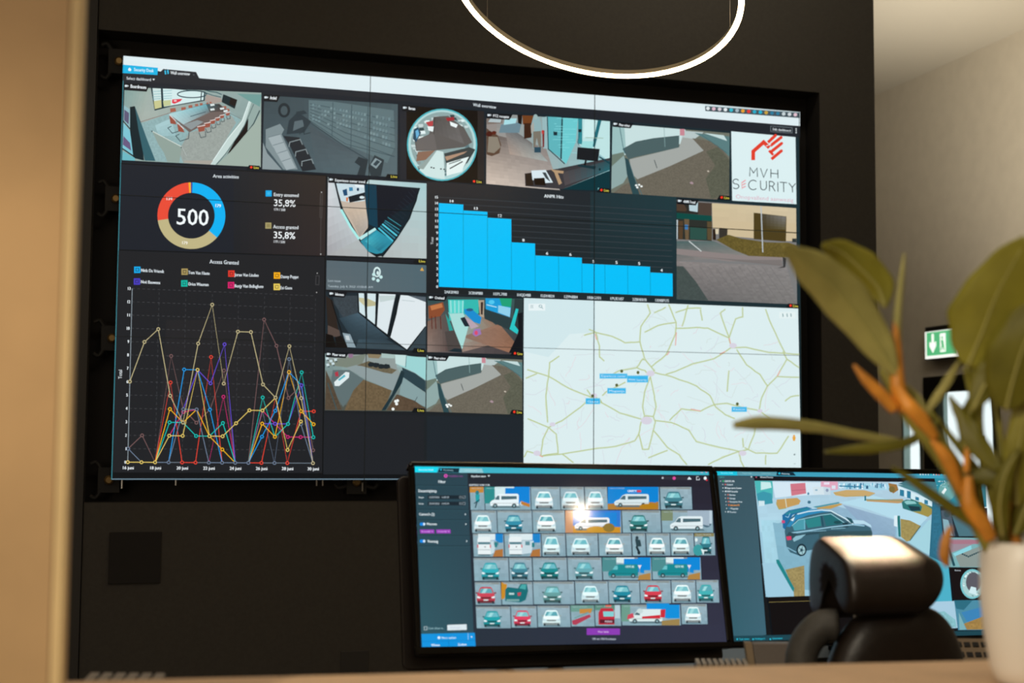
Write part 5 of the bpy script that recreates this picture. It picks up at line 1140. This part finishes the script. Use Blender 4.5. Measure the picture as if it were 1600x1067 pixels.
            c.rect(x0, y0_, x1, y0_+10, '6c9c90'); c.poly([(x0+14,y0_+6),(x1-2,y0_+5),(x1-4,y0_+12),(x0+14,y0_+13)], 'c48a40'); c.poly([(x0+2,y0_+24),(x1-6,y0_+14),(x1-4,y0_+18),(x0+8,y1_-2),(x0+3,y1_-3)], 'b04058'); c.line([(x0+6,y0_+20),(x1-8,y0_+11)], 2, '6c9c9c')
        elif kind == 'fire':
            c.rect(x0, y0_, x1, y0_+8, '5c8c7c'); c.rect(x1-8, y0_, x1, y1_-12, 'b8d0d8'); c.poly([(x0+6,y1_-2),(x0+6,y0_+12),(x0+10,y0_+5),(x0+28,y0_+5),(x0+31,y0_+12),(x0+31,y1_-2)], 'c02c40'); c.poly([(x0+13,y0_+10),(x0+30,y0_+10),(x0+30,y0_+18),(x0+14,y0_+18)], '84d0d4'); c.rect(x0+17,y0_,x0+26,y0_+3,'e05c3c'); c.rect(x0+8, y1_-10, x0+31, y1_-4, '5c1c2c'); c.text('MAN', x0+16, y1_-5, x0+27, y1_-5, 3.4, 'd8c8d4', .04)
        elif kind == 'redT':
            c.rect(x0, y0_, x0+14, y1_-6, '6c9c8c'); c.rect(x1-20, y0_, x1, y1_-11, '0c90dc'); c.poly([(x0+40,y0_),(x1-20,y0_),(x1-20,y0_+4),(x0+40,y0_+4)], '9cb4bc'); side(x0+4, y0_-2, x1-16, y1_-1, 'dcecec', '0c90dc', stripe='d02c3c'); c.poly([(x0+10,y0_+16),(x0+18,y0_+13),(x0+20,y0_+20),(x0+9,y0_+23)], 'd0485c'); c.poly([(x1-30,y0_+8),(x1-22,y0_+7),(x1-23,y0_+20),(x1-30,y0_+20)], 'cc2c3c'); c.disc(x0+29,y0_+10,5,4,'c8dcdc',10); c.poly([(x1-28,y1_-7),(x1,y1_-10),(x1,y1_),(x1-28,y1_)], '9c8450')
        c.text('Camera 1 25-07-2023', x0+3, y0_+3.2, min(x1-3, x0+26), y0_+3.3, 1.9, 'b4c8d0')
        c.line([(x1+.9,y0_),(x1+.9+sk,y1_)], 1.0, '1c3040'); c.h = hs + 30*c.step
    c.h = -.0010 + c.step
c.h = .0009
c.poly([(916.5,981.5),(968.5,982),(968.5,991.8),(916.5,992)], '8c3cb4'); c.text('Meer laden', 934, 988.5, 951, 988.5, 3, 'dcb8ec', .04); c.text('100 van 1050 Resultaten', 925, 999.6, 962, 999.8, 3.2, 'b8c4d0', .04)
c.build('result_grid', M['monscreen'], scr1, 'rows of small vehicle pictures')

# ------------------------------------------------------------------ picture on the right desk monitor
c = mc(MO2, MZ2, MY2, -.0015)
gradpts(c, edge(MO2, MX2, MZ2, 0, 0, 1, 1), ['14191f','141a22','0e1418','101418'], 4, 4)
c.crop(1100, 720, .1875)
c.poly([(104,78),(2260,116),(2262,150),(108,120)], '3f9fbc')
c.poly([(104,79),(275,82),(279,120),(108,118)], '18c4e0'); c.poly([(280,83),(600,90),(612,122),(282,120)], '5c9cac'); c.poly([(610,92),(745,94),(768,122),(604,121)], '0f2c3c'); c.disc(630,104,10,9,'20b8d8',10)
c.text('Security Desk', 140, 105, 245, 107, 14, '88f0ff', .03); c.text('Rapportage', 322, 107, 400, 108, 13, '8cc8d4'); c.text('Camera sets', 480, 108, 555, 109, 13, '8cc8d4'); c.text('Monitoring', 648, 112, 715, 113, 13, 'b8dce8', .04)
for k in range(10): c.disc(2336*0+1437+0 if False else 1805+k*22, 222*0+112+k*.4+0, 6, 6, ['e8f0f4','d8e0ec','c8d4e0','b8d0dc','38c8d8','d0dce4','e09080','d8604c','3cb8d0','c8b060'][k], 8)
c.build('title_bar', M['monscreen'], scr2)
c = mc(MO2, MZ2, MY2, -.0008).crop(1100, 720, .1875)
c.grad([(112,122),(418,130),(520,1052+396),(252,1500)], ['39535e','3c5661','3c6474','34606e'], 6, 24)
c.crop(1100, 720, .1875); c.text('Search', 128, 140, 170, 140, 14, '38b8b0'); c.poly([(388,128),(404,128),(396,140)], 'e0ecf0')
for k, (x, s_, col) in enumerate(((172,'GENETEC SVR','dceaf0'),(190,'Gebied','c8d8e0'),(192,'Experience Center','dceaf0'),(192,'MVH Security','dceaf0'),(212,'Bureau','c8d8e0'),(212,'Garage','c8d8e0'),(216,'Reception Area','c8d8e0'),(218,'Inkomst 01','f09c3c'),(222,'Magazijn','c8d8e0'),(212,'Poorten','c8d8e0'))):
    y = 168+k*28.5; c.text(s_, x, y+8, x+len(s_)*6.6+10, y+8, 14, col, .05); c.rect(x-16+(k>3)*0, y-6, x-6, y+6, ['2cc06c','d06060','dce8ec','dce8ec','c87868','c87868','c87868','d86c3c','3c80a0','d0e0e8'][k]); c.poly([(x-36,y-5),(x-28,y),(x-36,y+5)], 'dceaf0')
c.crop(1100, 880, .1875)
c.build('entity_tree', M['monscreen'], scr2, 'slate blue sidebar with a small tree list')
# status bar along the bottom
c = mc(MO2, MZ2, MY2, -.0002).crop(1100, 880, .1875)
c.poly([(245,605),(2335,560),(2335,620),(250,662)], '1a4450')
for x, s_ in ((292,'Taak taken'), (425,'Meldingen 5'), (568,'Gebeurtenissen')): c.text(s_, x, 639-(x-292)*.02, x+84, 636-(x-292)*.02, 14, '28b8d0', .05); c.disc(x-15, 632, 7, 8, '28b8d0', 8)
c.build('status_bar', M['monscreen'], scr2)
# main view
c = mc(MO2, MZ2, MY2, -.0002).crop(1200, 700, .1875)
c.poly([(-128,232),(1390,262),(1392,284),(-108,272)], '14141c'); c.poly([(-105,238),(-90,238),(-97,250)], 'd0607c'); c.text('Inkomst Poorten', -64, 248, 42, 250, 14, 'd0dce4', .04)
c.poly([(-112,272),(1395,284),(1505,1290),(-18,1240)], '9cc8dc')
c.grad([(-112,272),(1395,284),(1440,600),(-60,700)], ['a8c8dc','b8d4e4','a0c4d8','b4dcec'], 20, 14, .03)
c.grad([(-60,600),(140,600),(140,1240),(0,1240)], ['a8d8e8','a8d4e4','9ccce0','a4d0e0'], 8, 14, .04)
c.grad([(40,640),(560,480),(1070,620),(1080,1240)], ['88b4cc','90b4cc','90b8d0','84b0c8'], 14, 14, .03); c.grad([(40,620),(880,740),(700,1240),(120,1150)], ['88b8cc','84b0c8','80a8c0','7cb0c4'], 12, 14, .03)
c.grad([(620,470),(1060,600),(1060,740),(860,720)], ['90acc8','94b4cc','8cacc4','88a8c4'], 10, 8, .03)
c.poly([(600,455),(880,395),(1110,460),(1330,580),(1260,650),(1080,600),(800,500)], 'b4dcec'); c.poly([(1180,780),(1340,600),(1366,600),(1345,880),(1180,860)], 'a4d4e0')
c.poly([(-112,272),(40,275),(40,420),(-10,430),(-60,420),(-90,430)], '4cb8b8'); c.poly([(-60,280),(20,285),(30,330),(-60,350)], 'c8ecec'); c.poly([(-95,380),(-40,360),(30,380),(40,460),(-80,480)], '3c98ac'); c.poly([(-80,440),(-30,440),(-28,480),(-78,485)], 'd0e8f0')
c.poly([(35,280),(450,285),(520,340),(520,385),(200,400),(60,415)], 'd4e8f4'); c.poly([(185,298),(310,290),(318,378),(195,398)], 'd07888'); c.line([(192,355),(316,345)], 3, 'a05068'); c.poly([(440,278),(582,280),(582,345),(520,352),(440,330)], 'e0a8c0'); c.rect(465,285,512,305,'e8e0f0'); c.rect(530,312,562,340,'d8e4f0')
c.poly([(370,325),(460,322),(470,390),(380,385)], 'd4e4ec'); c.poly([(460,322),(520,330),(522,390),(470,390)], 'c4d8e4'); c.disc(402,350,12,8,'94b8cc',10); c.disc(492,352,12,14,'8898b4',10); c.disc(335,380,8,12,'3c80a0',8)
c.poly([(582,290),(1000,296),(1010,350),(900,350),(590,330)], 'a4d4e8')
for k in range(34): x = 590+k*12.5; c.rect(x, 290+random.random()*28, x+random.uniform(5,14), 305+random.random()*40, random.choice(['d4ecf8','3c84ac','2c6c94','74bcd4','e4f4fc','24587c']))
c.poly([(590,312),(760,318),(800,330),(590,322)], '2c7ca0'); c.poly([(540,370),(650,350),(800,352),(890,375),(840,400),(640,408),(560,395)], 'c8a870'); c.line([(545,375),(650,400),(840,402),(890,378)], 3, 'a89848')
c.poly([(1000,292),(1070,305),(1085,350),(1040,380),(1010,340)], '9c7440'); c.disc(1030,345,26,26,'7c6c3c',12); c.poly([(1080,315),(1360,440),(1364,500),(1240,450),(1090,385)], 'd4ecf4')
for q in ((1095,345,36,52),(1155,355,32,60),(1225,405,30,28),(1300,430,30,34)): c.poly([(q[0],q[1]),(q[0]+q[2],q[1]+8),(q[0]+q[2],q[1]+q[3]+8),(q[0],q[1]+q[3])], '2c7c9c')
c.poly([(1180,420),(1366,490),(1366,530),(1200,460)], '3c7c74')
c.poly([(1075,310),(1300,300),(1395,290),(1425,460),(1366,450),(1240,375)], '4c8088'); c.poly([(1150,272),(1395,284),(1400,330),(1250,330),(1080,300)], '447680')
c.poly([(70,430),(240,415),(270,440),(255,470),(130,505),(85,510),(65,470)], 'c49c5c'); c.line([(68,450),(88,512),(150,502)], 4, '94a45c'); c.line([(140,410),(152,495)], 6, 'd4e0d0'); c.disc(340,452,15,14,'3c7088',8)
c.poly([(370,490),(590,450),(592,462),(400,500)], '4c94a4'); c.poly([(400,500),(600,462),(620,470),(520,508),(410,508)], 'c09c58'); c.poly([(810,425),(960,430),(1120,425),(1130,455),(1080,462),(820,445)], 'bc9868'); c.line([(810,432),(960,430),(1130,440)], 5, '5c9880'); c.rect(800,398,814,440,'2c7888')
c.poly([(1170,490),(1270,450),(1364,510),(1364,550),(1330,575),(1200,530)], 'a0924c'); c.poly([(1110,450),(1150,430),(1230,440),(1280,490),(1270,528),(1200,530),(1120,505)], '2c7474'); c.poly([(1130,448),(1160,438),(1220,446),(1235,465),(1150,470)], '8cc8c8'); c.poly([(1160,480),(1260,490),(1268,520),(1190,525)], '1c3c48')
c.poly([(1072,565),(1096,565),(1102,740),(1085,740)], '1f7474'); c.poly([(1048,565),(1074,562),(1074,658),(1046,650)], 'dceef6'); c.grain([(1100,590),(1180,605),(1268,650),(1175,775),(1150,780),(1104,740)], 'a09058', .12, 14); c.line([(1268,650),(1178,772)], 7, '3c5c4c')
c.poly([(1366,445),(1428,470),(1450,700),(1505,980),(1440,960),(1340,900),(1352,700)], '2c6c84'); c.poly([(1340,900),(1500,980),(1530,1290),(1330,1290)], '4cb0c8'); c.grain([(1370,470),(1424,480),(1440,700),(1480,940),(1370,880),(1362,700)], '30708a', .12, 14)
# parked cars
c.poly([(115,560),(170,520),(320,490),(365,505),(200,560),(150,690),(120,665)], '1c6ca0'); c.poly([(135,548),(180,525),(330,497),(345,510),(250,535),(150,560)], '2c8498'); c.line([(140,570),(165,580),(180,545)], 4, 'a8dcf0'); c.poly([(108,603),(135,605),(138,625),(112,628)], 'd04878')
c.poly([(135,690),(150,650),(180,590),(230,545),(300,520),(400,510),(500,520),(570,545),(680,610),(720,640),(800,640),(850,665),(866,710),(860,760),(300,860),(270,905),(235,890),(180,870),(150,820)], '3c6474')
c.poly([(150,655),(190,600),(240,545),(300,518),(400,508),(480,512),(540,530),(440,538),(330,560),(230,600),(180,660)], '2c88b8'); c.poly([(180,600),(220,575),(205,612)], 'dceef8'); c.line([(240,552),(330,530),(440,518),(520,525),(640,590),(705,635)], 9, 'd4ecf4')
c.poly([(200,650),(250,605),(300,592),(298,680),(215,690)], '4c9cac'); c.poly([(300,600),(430,570),(440,650),(330,668)], '2c8488'); c.poly([(455,562),(520,552),(600,600),(620,630),(480,652)], '246c74'); c.line([(300,598),(302,680)], 10, '6cb4c8'); c.line([(440,565),(455,655)], 14, '205060'); c.line([(195,650),(250,600),(440,560),(520,550),(640,630)], 5, 'a0d8e4')
c.poly([(640,572),(690,590),(710,625),(690,630)], '20545f'); c.poly([(615,625),(660,620),(665,660),(625,665)], '1c3c48'); c.disc(575,620,32,14,'1c4c54',12)
c.poly([(700,600),(790,605),(850,640),(860,665),(800,635),(715,632)], 'b8dcec'); c.line([(180,710),(330,690),(520,660),(700,640),(800,650)], 9, '98c8dc'); c.poly([(145,740),(170,700),(250,720),(350,705),(500,690),(640,690),(300,730),(220,780)], '2c4c58'); c.poly([(200,760),(225,735),(310,720),(270,755),(212,782)], '8cbccc')
c.line([(230,710),(330,695),(480,690)], 5, '88b8cc'); c.poly([(420,700),(860,690),(862,745),(420,760)], '34545c'); c.line([(520,675),(640,668)], 4, '98c8d8')
c.poly([(146,738),(188,735),(192,765),(156,770)], 'd83c64'); c.line([(156,830),(230,870)], 8, '84b8d0'); c.disc(275,850,42,52,'1c3440',18); c.disc(275,852,30,38,'9cc4cc',16); c.disc(275,852,12,14,'2c4c58',10)
for k in range(5): t_ = k*2*PI/5; c.line([(275,852),(275+27*math.cos(t_),852+34*math.sin(t_))], 4, '2c5464')
# barrier and grass in the lower left
c.crop(1100, 880, .1875); c.grain([(672,55),(830,20),(835,285),(745,280),(740,220)], '9c8c5c', .16, 13); c.poly([(595,-28),(618,-30),(748,210),(742,240),(720,215),(600,0)], '1f8488'); c.poly([(480,0),(600,0),(740,245),(745,285),(530,285)], 'a0cce0')
c.poly([(530,284),(1180,262),(1185,318),(536,328)], '0f0c0e'); c.line([(536,326),(1185,305)], 2.5, 'a89858'); c.poly([(540,332),(1460,310),(1490,560),(568,600)], '0c0a0e')
c.poly([(1420,305),(1752,285),(1800,520),(1460,560)], 'b0d4e4'); c.crop(1350, 860, .194); c.poly([(380,420),(720,408),(748,625),(560,640),(380,600)], 'a8cce0'); c.grain([(560,500),(640,490),(730,560),(740,620),(600,620)], '88c0c8', .12, 16)
c.build('parking_view', M['monscreen'], scr2, 'bright parking lot camera view with dark car')
# right column of small views
c = mc(MO2, MZ2, MY2, -.0002).crop(1350, 700, .1875)
c.poly([(588,250),(1010,262),(1022,490),(630,486)], '2c8ca0'); c.disc(690,360,70,80,'6ca8a8',16); c.poly([(645,370),(675,330),(690,345),(665,385)], 'e8f4f4')
for k in range(26): x, y = 600+random.random()*110, 262+random.random()*60; c.rect(x, y, x+7, y+6, random.choice(['d8f0f4','9cd0dc','1c5c74']))
c.poly([(632,494),(1025,500),(1036,735),(660,736)], '1c2c38'); c.poly([(640,520),(720,520),(760,735),(664,735)], '4c5c68'); c.poly([(655,590),(700,600),(740,730),(670,735)], '88b0bc'); c.disc(690,550,26,30,'3c5058',12); c.poly([(730,560),(1000,560),(1020,735),(790,735)], '4c7480')
c.poly([(672,745),(1032,750),(1034,995),(706,992)], '7cb0b4'); c.poly([(676,760),(900,760),(960,780),(760,860),(700,880)], '9c8c98'); c.poly([(690,770),(960,765),(950,800),(740,800)], 'a87888'); c.poly([(740,880),(890,810),(895,840),(790,950)], '8cd4e0'); c.poly([(760,900),(960,820),(990,900),(960,990),(800,990)], '8a9894'); c.poly([(695,825),(715,830),(760,980),(740,985)], '1c4c58'); c.poly([(1000,820),(1030,800),(1032,960),(970,990)], 'b0d8dc')
for k in range(10): c.disc(820+k*16, 905-abs(k-3)*7, 8, 8, '2c4c54', 8)
c.crop(1350, 860, .194)
c.poly([(688,145),(960,142),(962,395),(725,395)], '140f12'); c.disc(870,270,96,120,'78c4cc',28); c.disc(872,270,84,106,'a8d0d0',24); c.disc(878,255,60,80,'5c5c64',18); c.poly([(860,290),(900,300),(905,360),(840,340)], 'd0ecf0')
for k in range(24): t_ = random.uniform(0, 6.28); x, y = 872+75*math.cos(t_), 270+96*math.sin(t_); c.poly([(x-8,y-6),(x+9,y-4),(x+6,y+7)], random.choice(['e8f8f8','4c7c84','d0e8e8']))
c.text('Bureau', 728, 166, 775, 166, 11, 'c8d4dc', .04)
c.poly([(722,402),(1000,400),(1004,640),(755,642)], '4c8ca4'); c.poly([(780,500),(1000,440),(1000,560),(830,580)], '3c84b8'); c.poly([(722,402),(870,402),(800,480),(740,470)], '2c6c80'); c.grain([(800,590),(960,530),(1004,520),(1004,636),(825,638)], 'a08048', .15, 14); c.poly([(760,500),(820,636),(765,640)], '7cb0b8')
c.build('camera_column', M['monscreen'], scr2, 'column of small camera views at the right edge')

# ------------------------------------------------------------------ potted plant on the counter
pd_ = 1.93
pc = at(1604, 950, pd_)
plant = thing('potted_plant', 'leafy plant with orange sheaths in a white pot on the counter', 'plant', (pc.x, pc.y, CZ))
sc_ = pd_/F                                   # metres per photo pixel at the pot
ph_ = at(1604, 846, pd_).z - CZ
R0 = 70*sc_
lathe_p = [(R0*.55, 0.001), (R0*.68, .004), (R0*.80, ph_*.12), (R0*.92, ph_*.34), (R0*1.0, ph_*.62), (R0*.985, ph_*.86), (R0*.95, ph_*.985), (R0*.92, ph_), (R0*.87, ph_*.985), (R0*.86, ph_*.9)]
pot_o = obj('pot', lathe(bmesh.new(), V((pc.x, pc.y, CZ)), lathe_p, 56), M['pot'], plant, smooth=True, label='white ceramic pot')
obj('soil', lathe(bmesh.new(), V((pc.x, pc.y, CZ)), [(R0*.845, ph_*.86), (R0*.855, ph_*.915), (R0*.4, ph_*.93), (.002, ph_*.935)], 32), M['soil'], plant, smooth=True)
def stem(pts, rs, m='stem', name='stem', label=None):
    P = smoothpath([at(*p) for p in pts], 6); n = len(P)
    if not isinstance(rs, (list, tuple)): rs = [rs, rs]
    R = [(rs[0] + (rs[-1]-rs[0])*i/(n-1)) if len(rs) == 2 else (lambda t: rs[min(int(t), len(rs)-2)]*(1-(t-min(int(t), len(rs)-2))) + rs[min(int(t), len(rs)-2)+1]*(t-min(int(t), len(rs)-2)))(i/(n-1)*(len(rs)-1)) for i in range(n)]
    return obj(name, tube(bmesh.new(), P, [r*sc_ for r in R], 12), M[m], plant, smooth=True, label=label)
def leaf(spine, wl, wr, m='leaf', fold=.25, back=0, rib=True, label=None):
    """blade along a spine of (x, y, depth); wl / wr = half widths in photo px on the left / right side of travel"""
    P = smoothpath([at(*p) for p in spine], 7); n = len(P); bm = bmesh.new(); rows_ = []
    def prof(ws, t):
        t *= len(ws)-1; i = min(int(t), len(ws)-2); f = t-i; f = f*f*(3-2*f)*.5+f*.5
        return (ws[i]*(1-f)+ws[i+1]*f)*sc_
    for i, p in enumerate(P):
        t = (P[min(i+1, n-1)] - P[max(i-1, 0)]).normalized(); view = (p - CAM).normalized(); s = t.cross(view).normalized(); nb = s.cross(t).normalized()
        u = i/(n-1); L, R = prof(wl, u), prof(wr, u); r_ = []
        for k in range(-4, 5):
            f = k/4; wv = (L if k < 0 else R)*f
            wave = .0012*math.sin(u*15+k)
            r_.append(bm.verts.new(p + s*wv + nb*(abs(wv)*fold + wave*abs(f))))
        rows_.append(r_)
    for i in range(n-1):
        for k in range(8): bm.faces.new([rows_[i][k], rows_[i][k+1], rows_[i+1][k+1], rows_[i+1][k]])
    o = obj('leaf', bm, M[m], plant, smooth=True, label=label, solid=.0012)
    if rib:
        obj('midrib', tube(bmesh.new(), [p - (p-CAM).normalized()*.0012 for p in P[:-2]], [ (2.2*(1-i/n)+.5)*sc_ for i in range(n-2)], 8), M['rib'], o, smooth=True)
    return o
D0 = pd_
# big pointed leaf reaching left over the screen edge
leaf([(1400,586,D0-.02),(1368,534,D0-.03),(1322,470,D0-.05),(1275,425,D0-.08),(1222,383,D0-.12)], [6,27,36,30,2], [6,26,36,28,2], 'leaf3', .2)
# upper leaf with a bright edge
leaf([(1383,481,D0+.04),(1372,450,D0+.04),(1345,420,D0+.03),(1316,395,D0+.02),(1286,381,D0+.0)], [3,28,31,20,3], [2,20,36,22,5], 'leaf', .3)
# two large round leaves at the right
leaf([(1512,572,D0-.03),(1534,520,D0-.05),(1562,450,D0-.08),(1606,372,D0-.12)], [10,40,66,60,30,8], [10,40,60,50,34,8], 'leaf', .12)
leaf([(1572,640,D0-.08),(1584,590,D0-.10),(1604,530,D0-.12),(1640,462,D0-.14)], [12,40,52,36,6], [10,40,50,40,6], 'leaf2', .18)
leaf([(1600,640,D0+.05),(1630,560,D0+.05),(1660,450,D0+.04),(1690,380,D0+.04)], [8,50,60,50,4], [8,50,60,50,4], 'leaf', .18)
# edge-on leaf reaching left over the map
leaf([(1404,690,D0+.05),(1340,680,D0+.03),(1270,667,D0+.0),(1200,661,D0-.03),(1146,664,D0-.05)], [5,8,8,10,11,5], [5,6,7,10,11,5], 'leaf3', .3, rib=False)
leaf([(1470,655,D0-.0),(1420,690,D0+.0),(1360,700,D0+.0),(1288,706,D0)], [4,8,9,2], [4,7,9,2], 'leaf2', .3, rib=False)
# leaves in the middle
leaf([(1446,645,D0-.02),(1466,618,D0-.03),(1484,590,D0-.04),(1497,566,D0-.05)], [3,7,6,2], [3,7,6,2], 'leaf3', .3, rib=False)
leaf([(1505,700,D0),(1514,650,D0-.01),(1524,610,D0-.02),(1512,560,D0-.03)], [6,12,8,3], [6,14,8,3], 'leaf2', .3)
leaf([(1483,618,D0-.02),(1505,655,D0-.03),(1527,692,D0-.04),(1562,735,D0-.05)], [2,9,17,17,6], [2,8,15,15,6], 'leaf2', .2, rib=False)
leaf([(1498,744,D0-.01),(1530,746,D0-.02),(1568,742,D0-.03),(1594,722,D0-.04)], [5,12,15,12,5], [5,12,15,12,5], 'leaf2', .2, rib=False)
leaf([(1566,838,D0-.03),(1562,790,D0-.05),(1570,745,D0-.06),(1592,700,D0-.07)], [8,14,15,10,3], [8,12,14,10,3], 'leaf2', .25)
stem([(1537,612,D0),(1521,650,D0),(1514,700,D0),(1512,745,D0)], [3,4,5,5])
stem([(1545,600,D0),(1560,660,D0),(1566,720,D0),(1568,790,D0),(1570,850,D0)], [4,5,6,7,8])
stem([(1510,738,D0-.03),(1511,712,D0-.03),(1512,688,D0-.03)], [5,5,2], 'orange', 'sheath', 'orange pointed sheath')
leaf([(1590,790,D0-.03),(1588,730,D0-.05),(1598,670,D0-.06),(1612,600,D0-.07)], [8,20,24,20,3], [8,18,22,20,3], 'leaf', .25)
leaf([(1520,640,D0-.06),(1540,600,D0-.07),(1560,575,D0-.08),(1590,545,D0-.1)], [6,22,26,8], [6,24,28,8], 'leaf2', .2)
leaf([(1446,680,D0+.03),(1440,650,D0+.03),(1428,625,D0+.03),(1408,598,D0+.03)], [5,12,12,3], [5,10,12,3], 'leaf3', .2)
leaf([(1540,836,D0-.01),(1530,800,D0-.01),(1526,762,D0-.01),(1516,730,D0-.01)], [6,9,8,3], [6,9,8,3], 'leaf', .25, rib=False)
leaf([(1586,835,D0-.02),(1600,800,D0-.03),(1622,740,D0-.04),(1650,680,D0-.04)], [7,20,22,3], [7,20,22,3], 'leaf2', .25)
leaf([(1545,835,D0-.02),(1503,806,D0-.02),(1466,779,D0-.02),(1431,754,D0-.02),(1393,729,D0-.02)], [5,8,8,7,2], [5,8,8,7,2], 'leaf2', .3, rib=False)
# upright rolled shoot with orange sheath
stem([(1404,612,D0),(1402,570,D0),(1402,500,D0),(1408,440,D0),(1413,396,D0)], [8,8,6.5,5,1.5], 'leaf3', 'shoot')
stem([(1412,640,D0-.01),(1403,605,D0-.015),(1401,555,D0-.01),(1399,500,D0)], [12,12,9,3], 'orange', 'sheath', 'orange pointed sheath')
stem([(1398,640,D0-.02),(1372,612,D0-.02),(1352,592,D0-.02),(1334,570,D0-.02)], [9,10,8,2], 'orange', 'sheath', 'orange pointed sheath')
# stems
stem([(1548,858,pd_),(1520,800,D0),(1490,735,D0),(1448,676,D0),(1410,630,D0),(1380,575,D0)], [12,15,17,17,14,8], 'stem')
stem([(1462,684,D0-.03),(1440,656,D0-.03),(1420,634,D0-.03),(1402,606,D0-.02)], [6,12,12,6], 'orange', 'sheath', 'orange pointed sheath')
stem([(1504,770,D0-.02),(1480,718,D0-.025),(1456,686,D0-.025)], [8,11,4], 'orange', 'sheath', 'orange pointed sheath')
stem([(1548,842,D0-.04),(1536,818,D0-.04),(1515,788,D0-.04),(1513,744,D0-.04)], [10,13,13,6], 'orange', 'sheath', 'orange pointed sheath')
stem([(1570,858,pd_),(1558,800,D0),(1540,730,D0),(1530,660,D0),(1536,600,D0)], [9,9,7,5], 'stem')
stem([(1588,858,pd_),(1576,790,D0),(1580,740,D0),(1592,690,D0),(1608,650,D0)], [9,10,9,6], 'orange', 'stem', 'orange and yellow stem')
stem([(1596,858,pd_+.02),(1560,780,D0+.02),(1500,700,D0+.02),(1450,640,D0+.02)], [7,7,6,4], 'stem')
stem([(1610,858,pd_+.02),(1626,780,D0+.02),(1640,700,D0+.02),(1636,640,D0+.02)], [9,8,7,4], 'stem')
stem([(1508,575,D0-.02),(1520,625,D0-.01),(1536,690,D0),(1548,760,D0)], [4,5,5,5], 'stem')
stem([(1480,905-20,D0-.05),(1476,868,D0-.05),(1478,845,D0-.05),(1486,822,D0-.05)], [3,9,8,3], 'orange', 'sheath', 'orange pointed sheath')
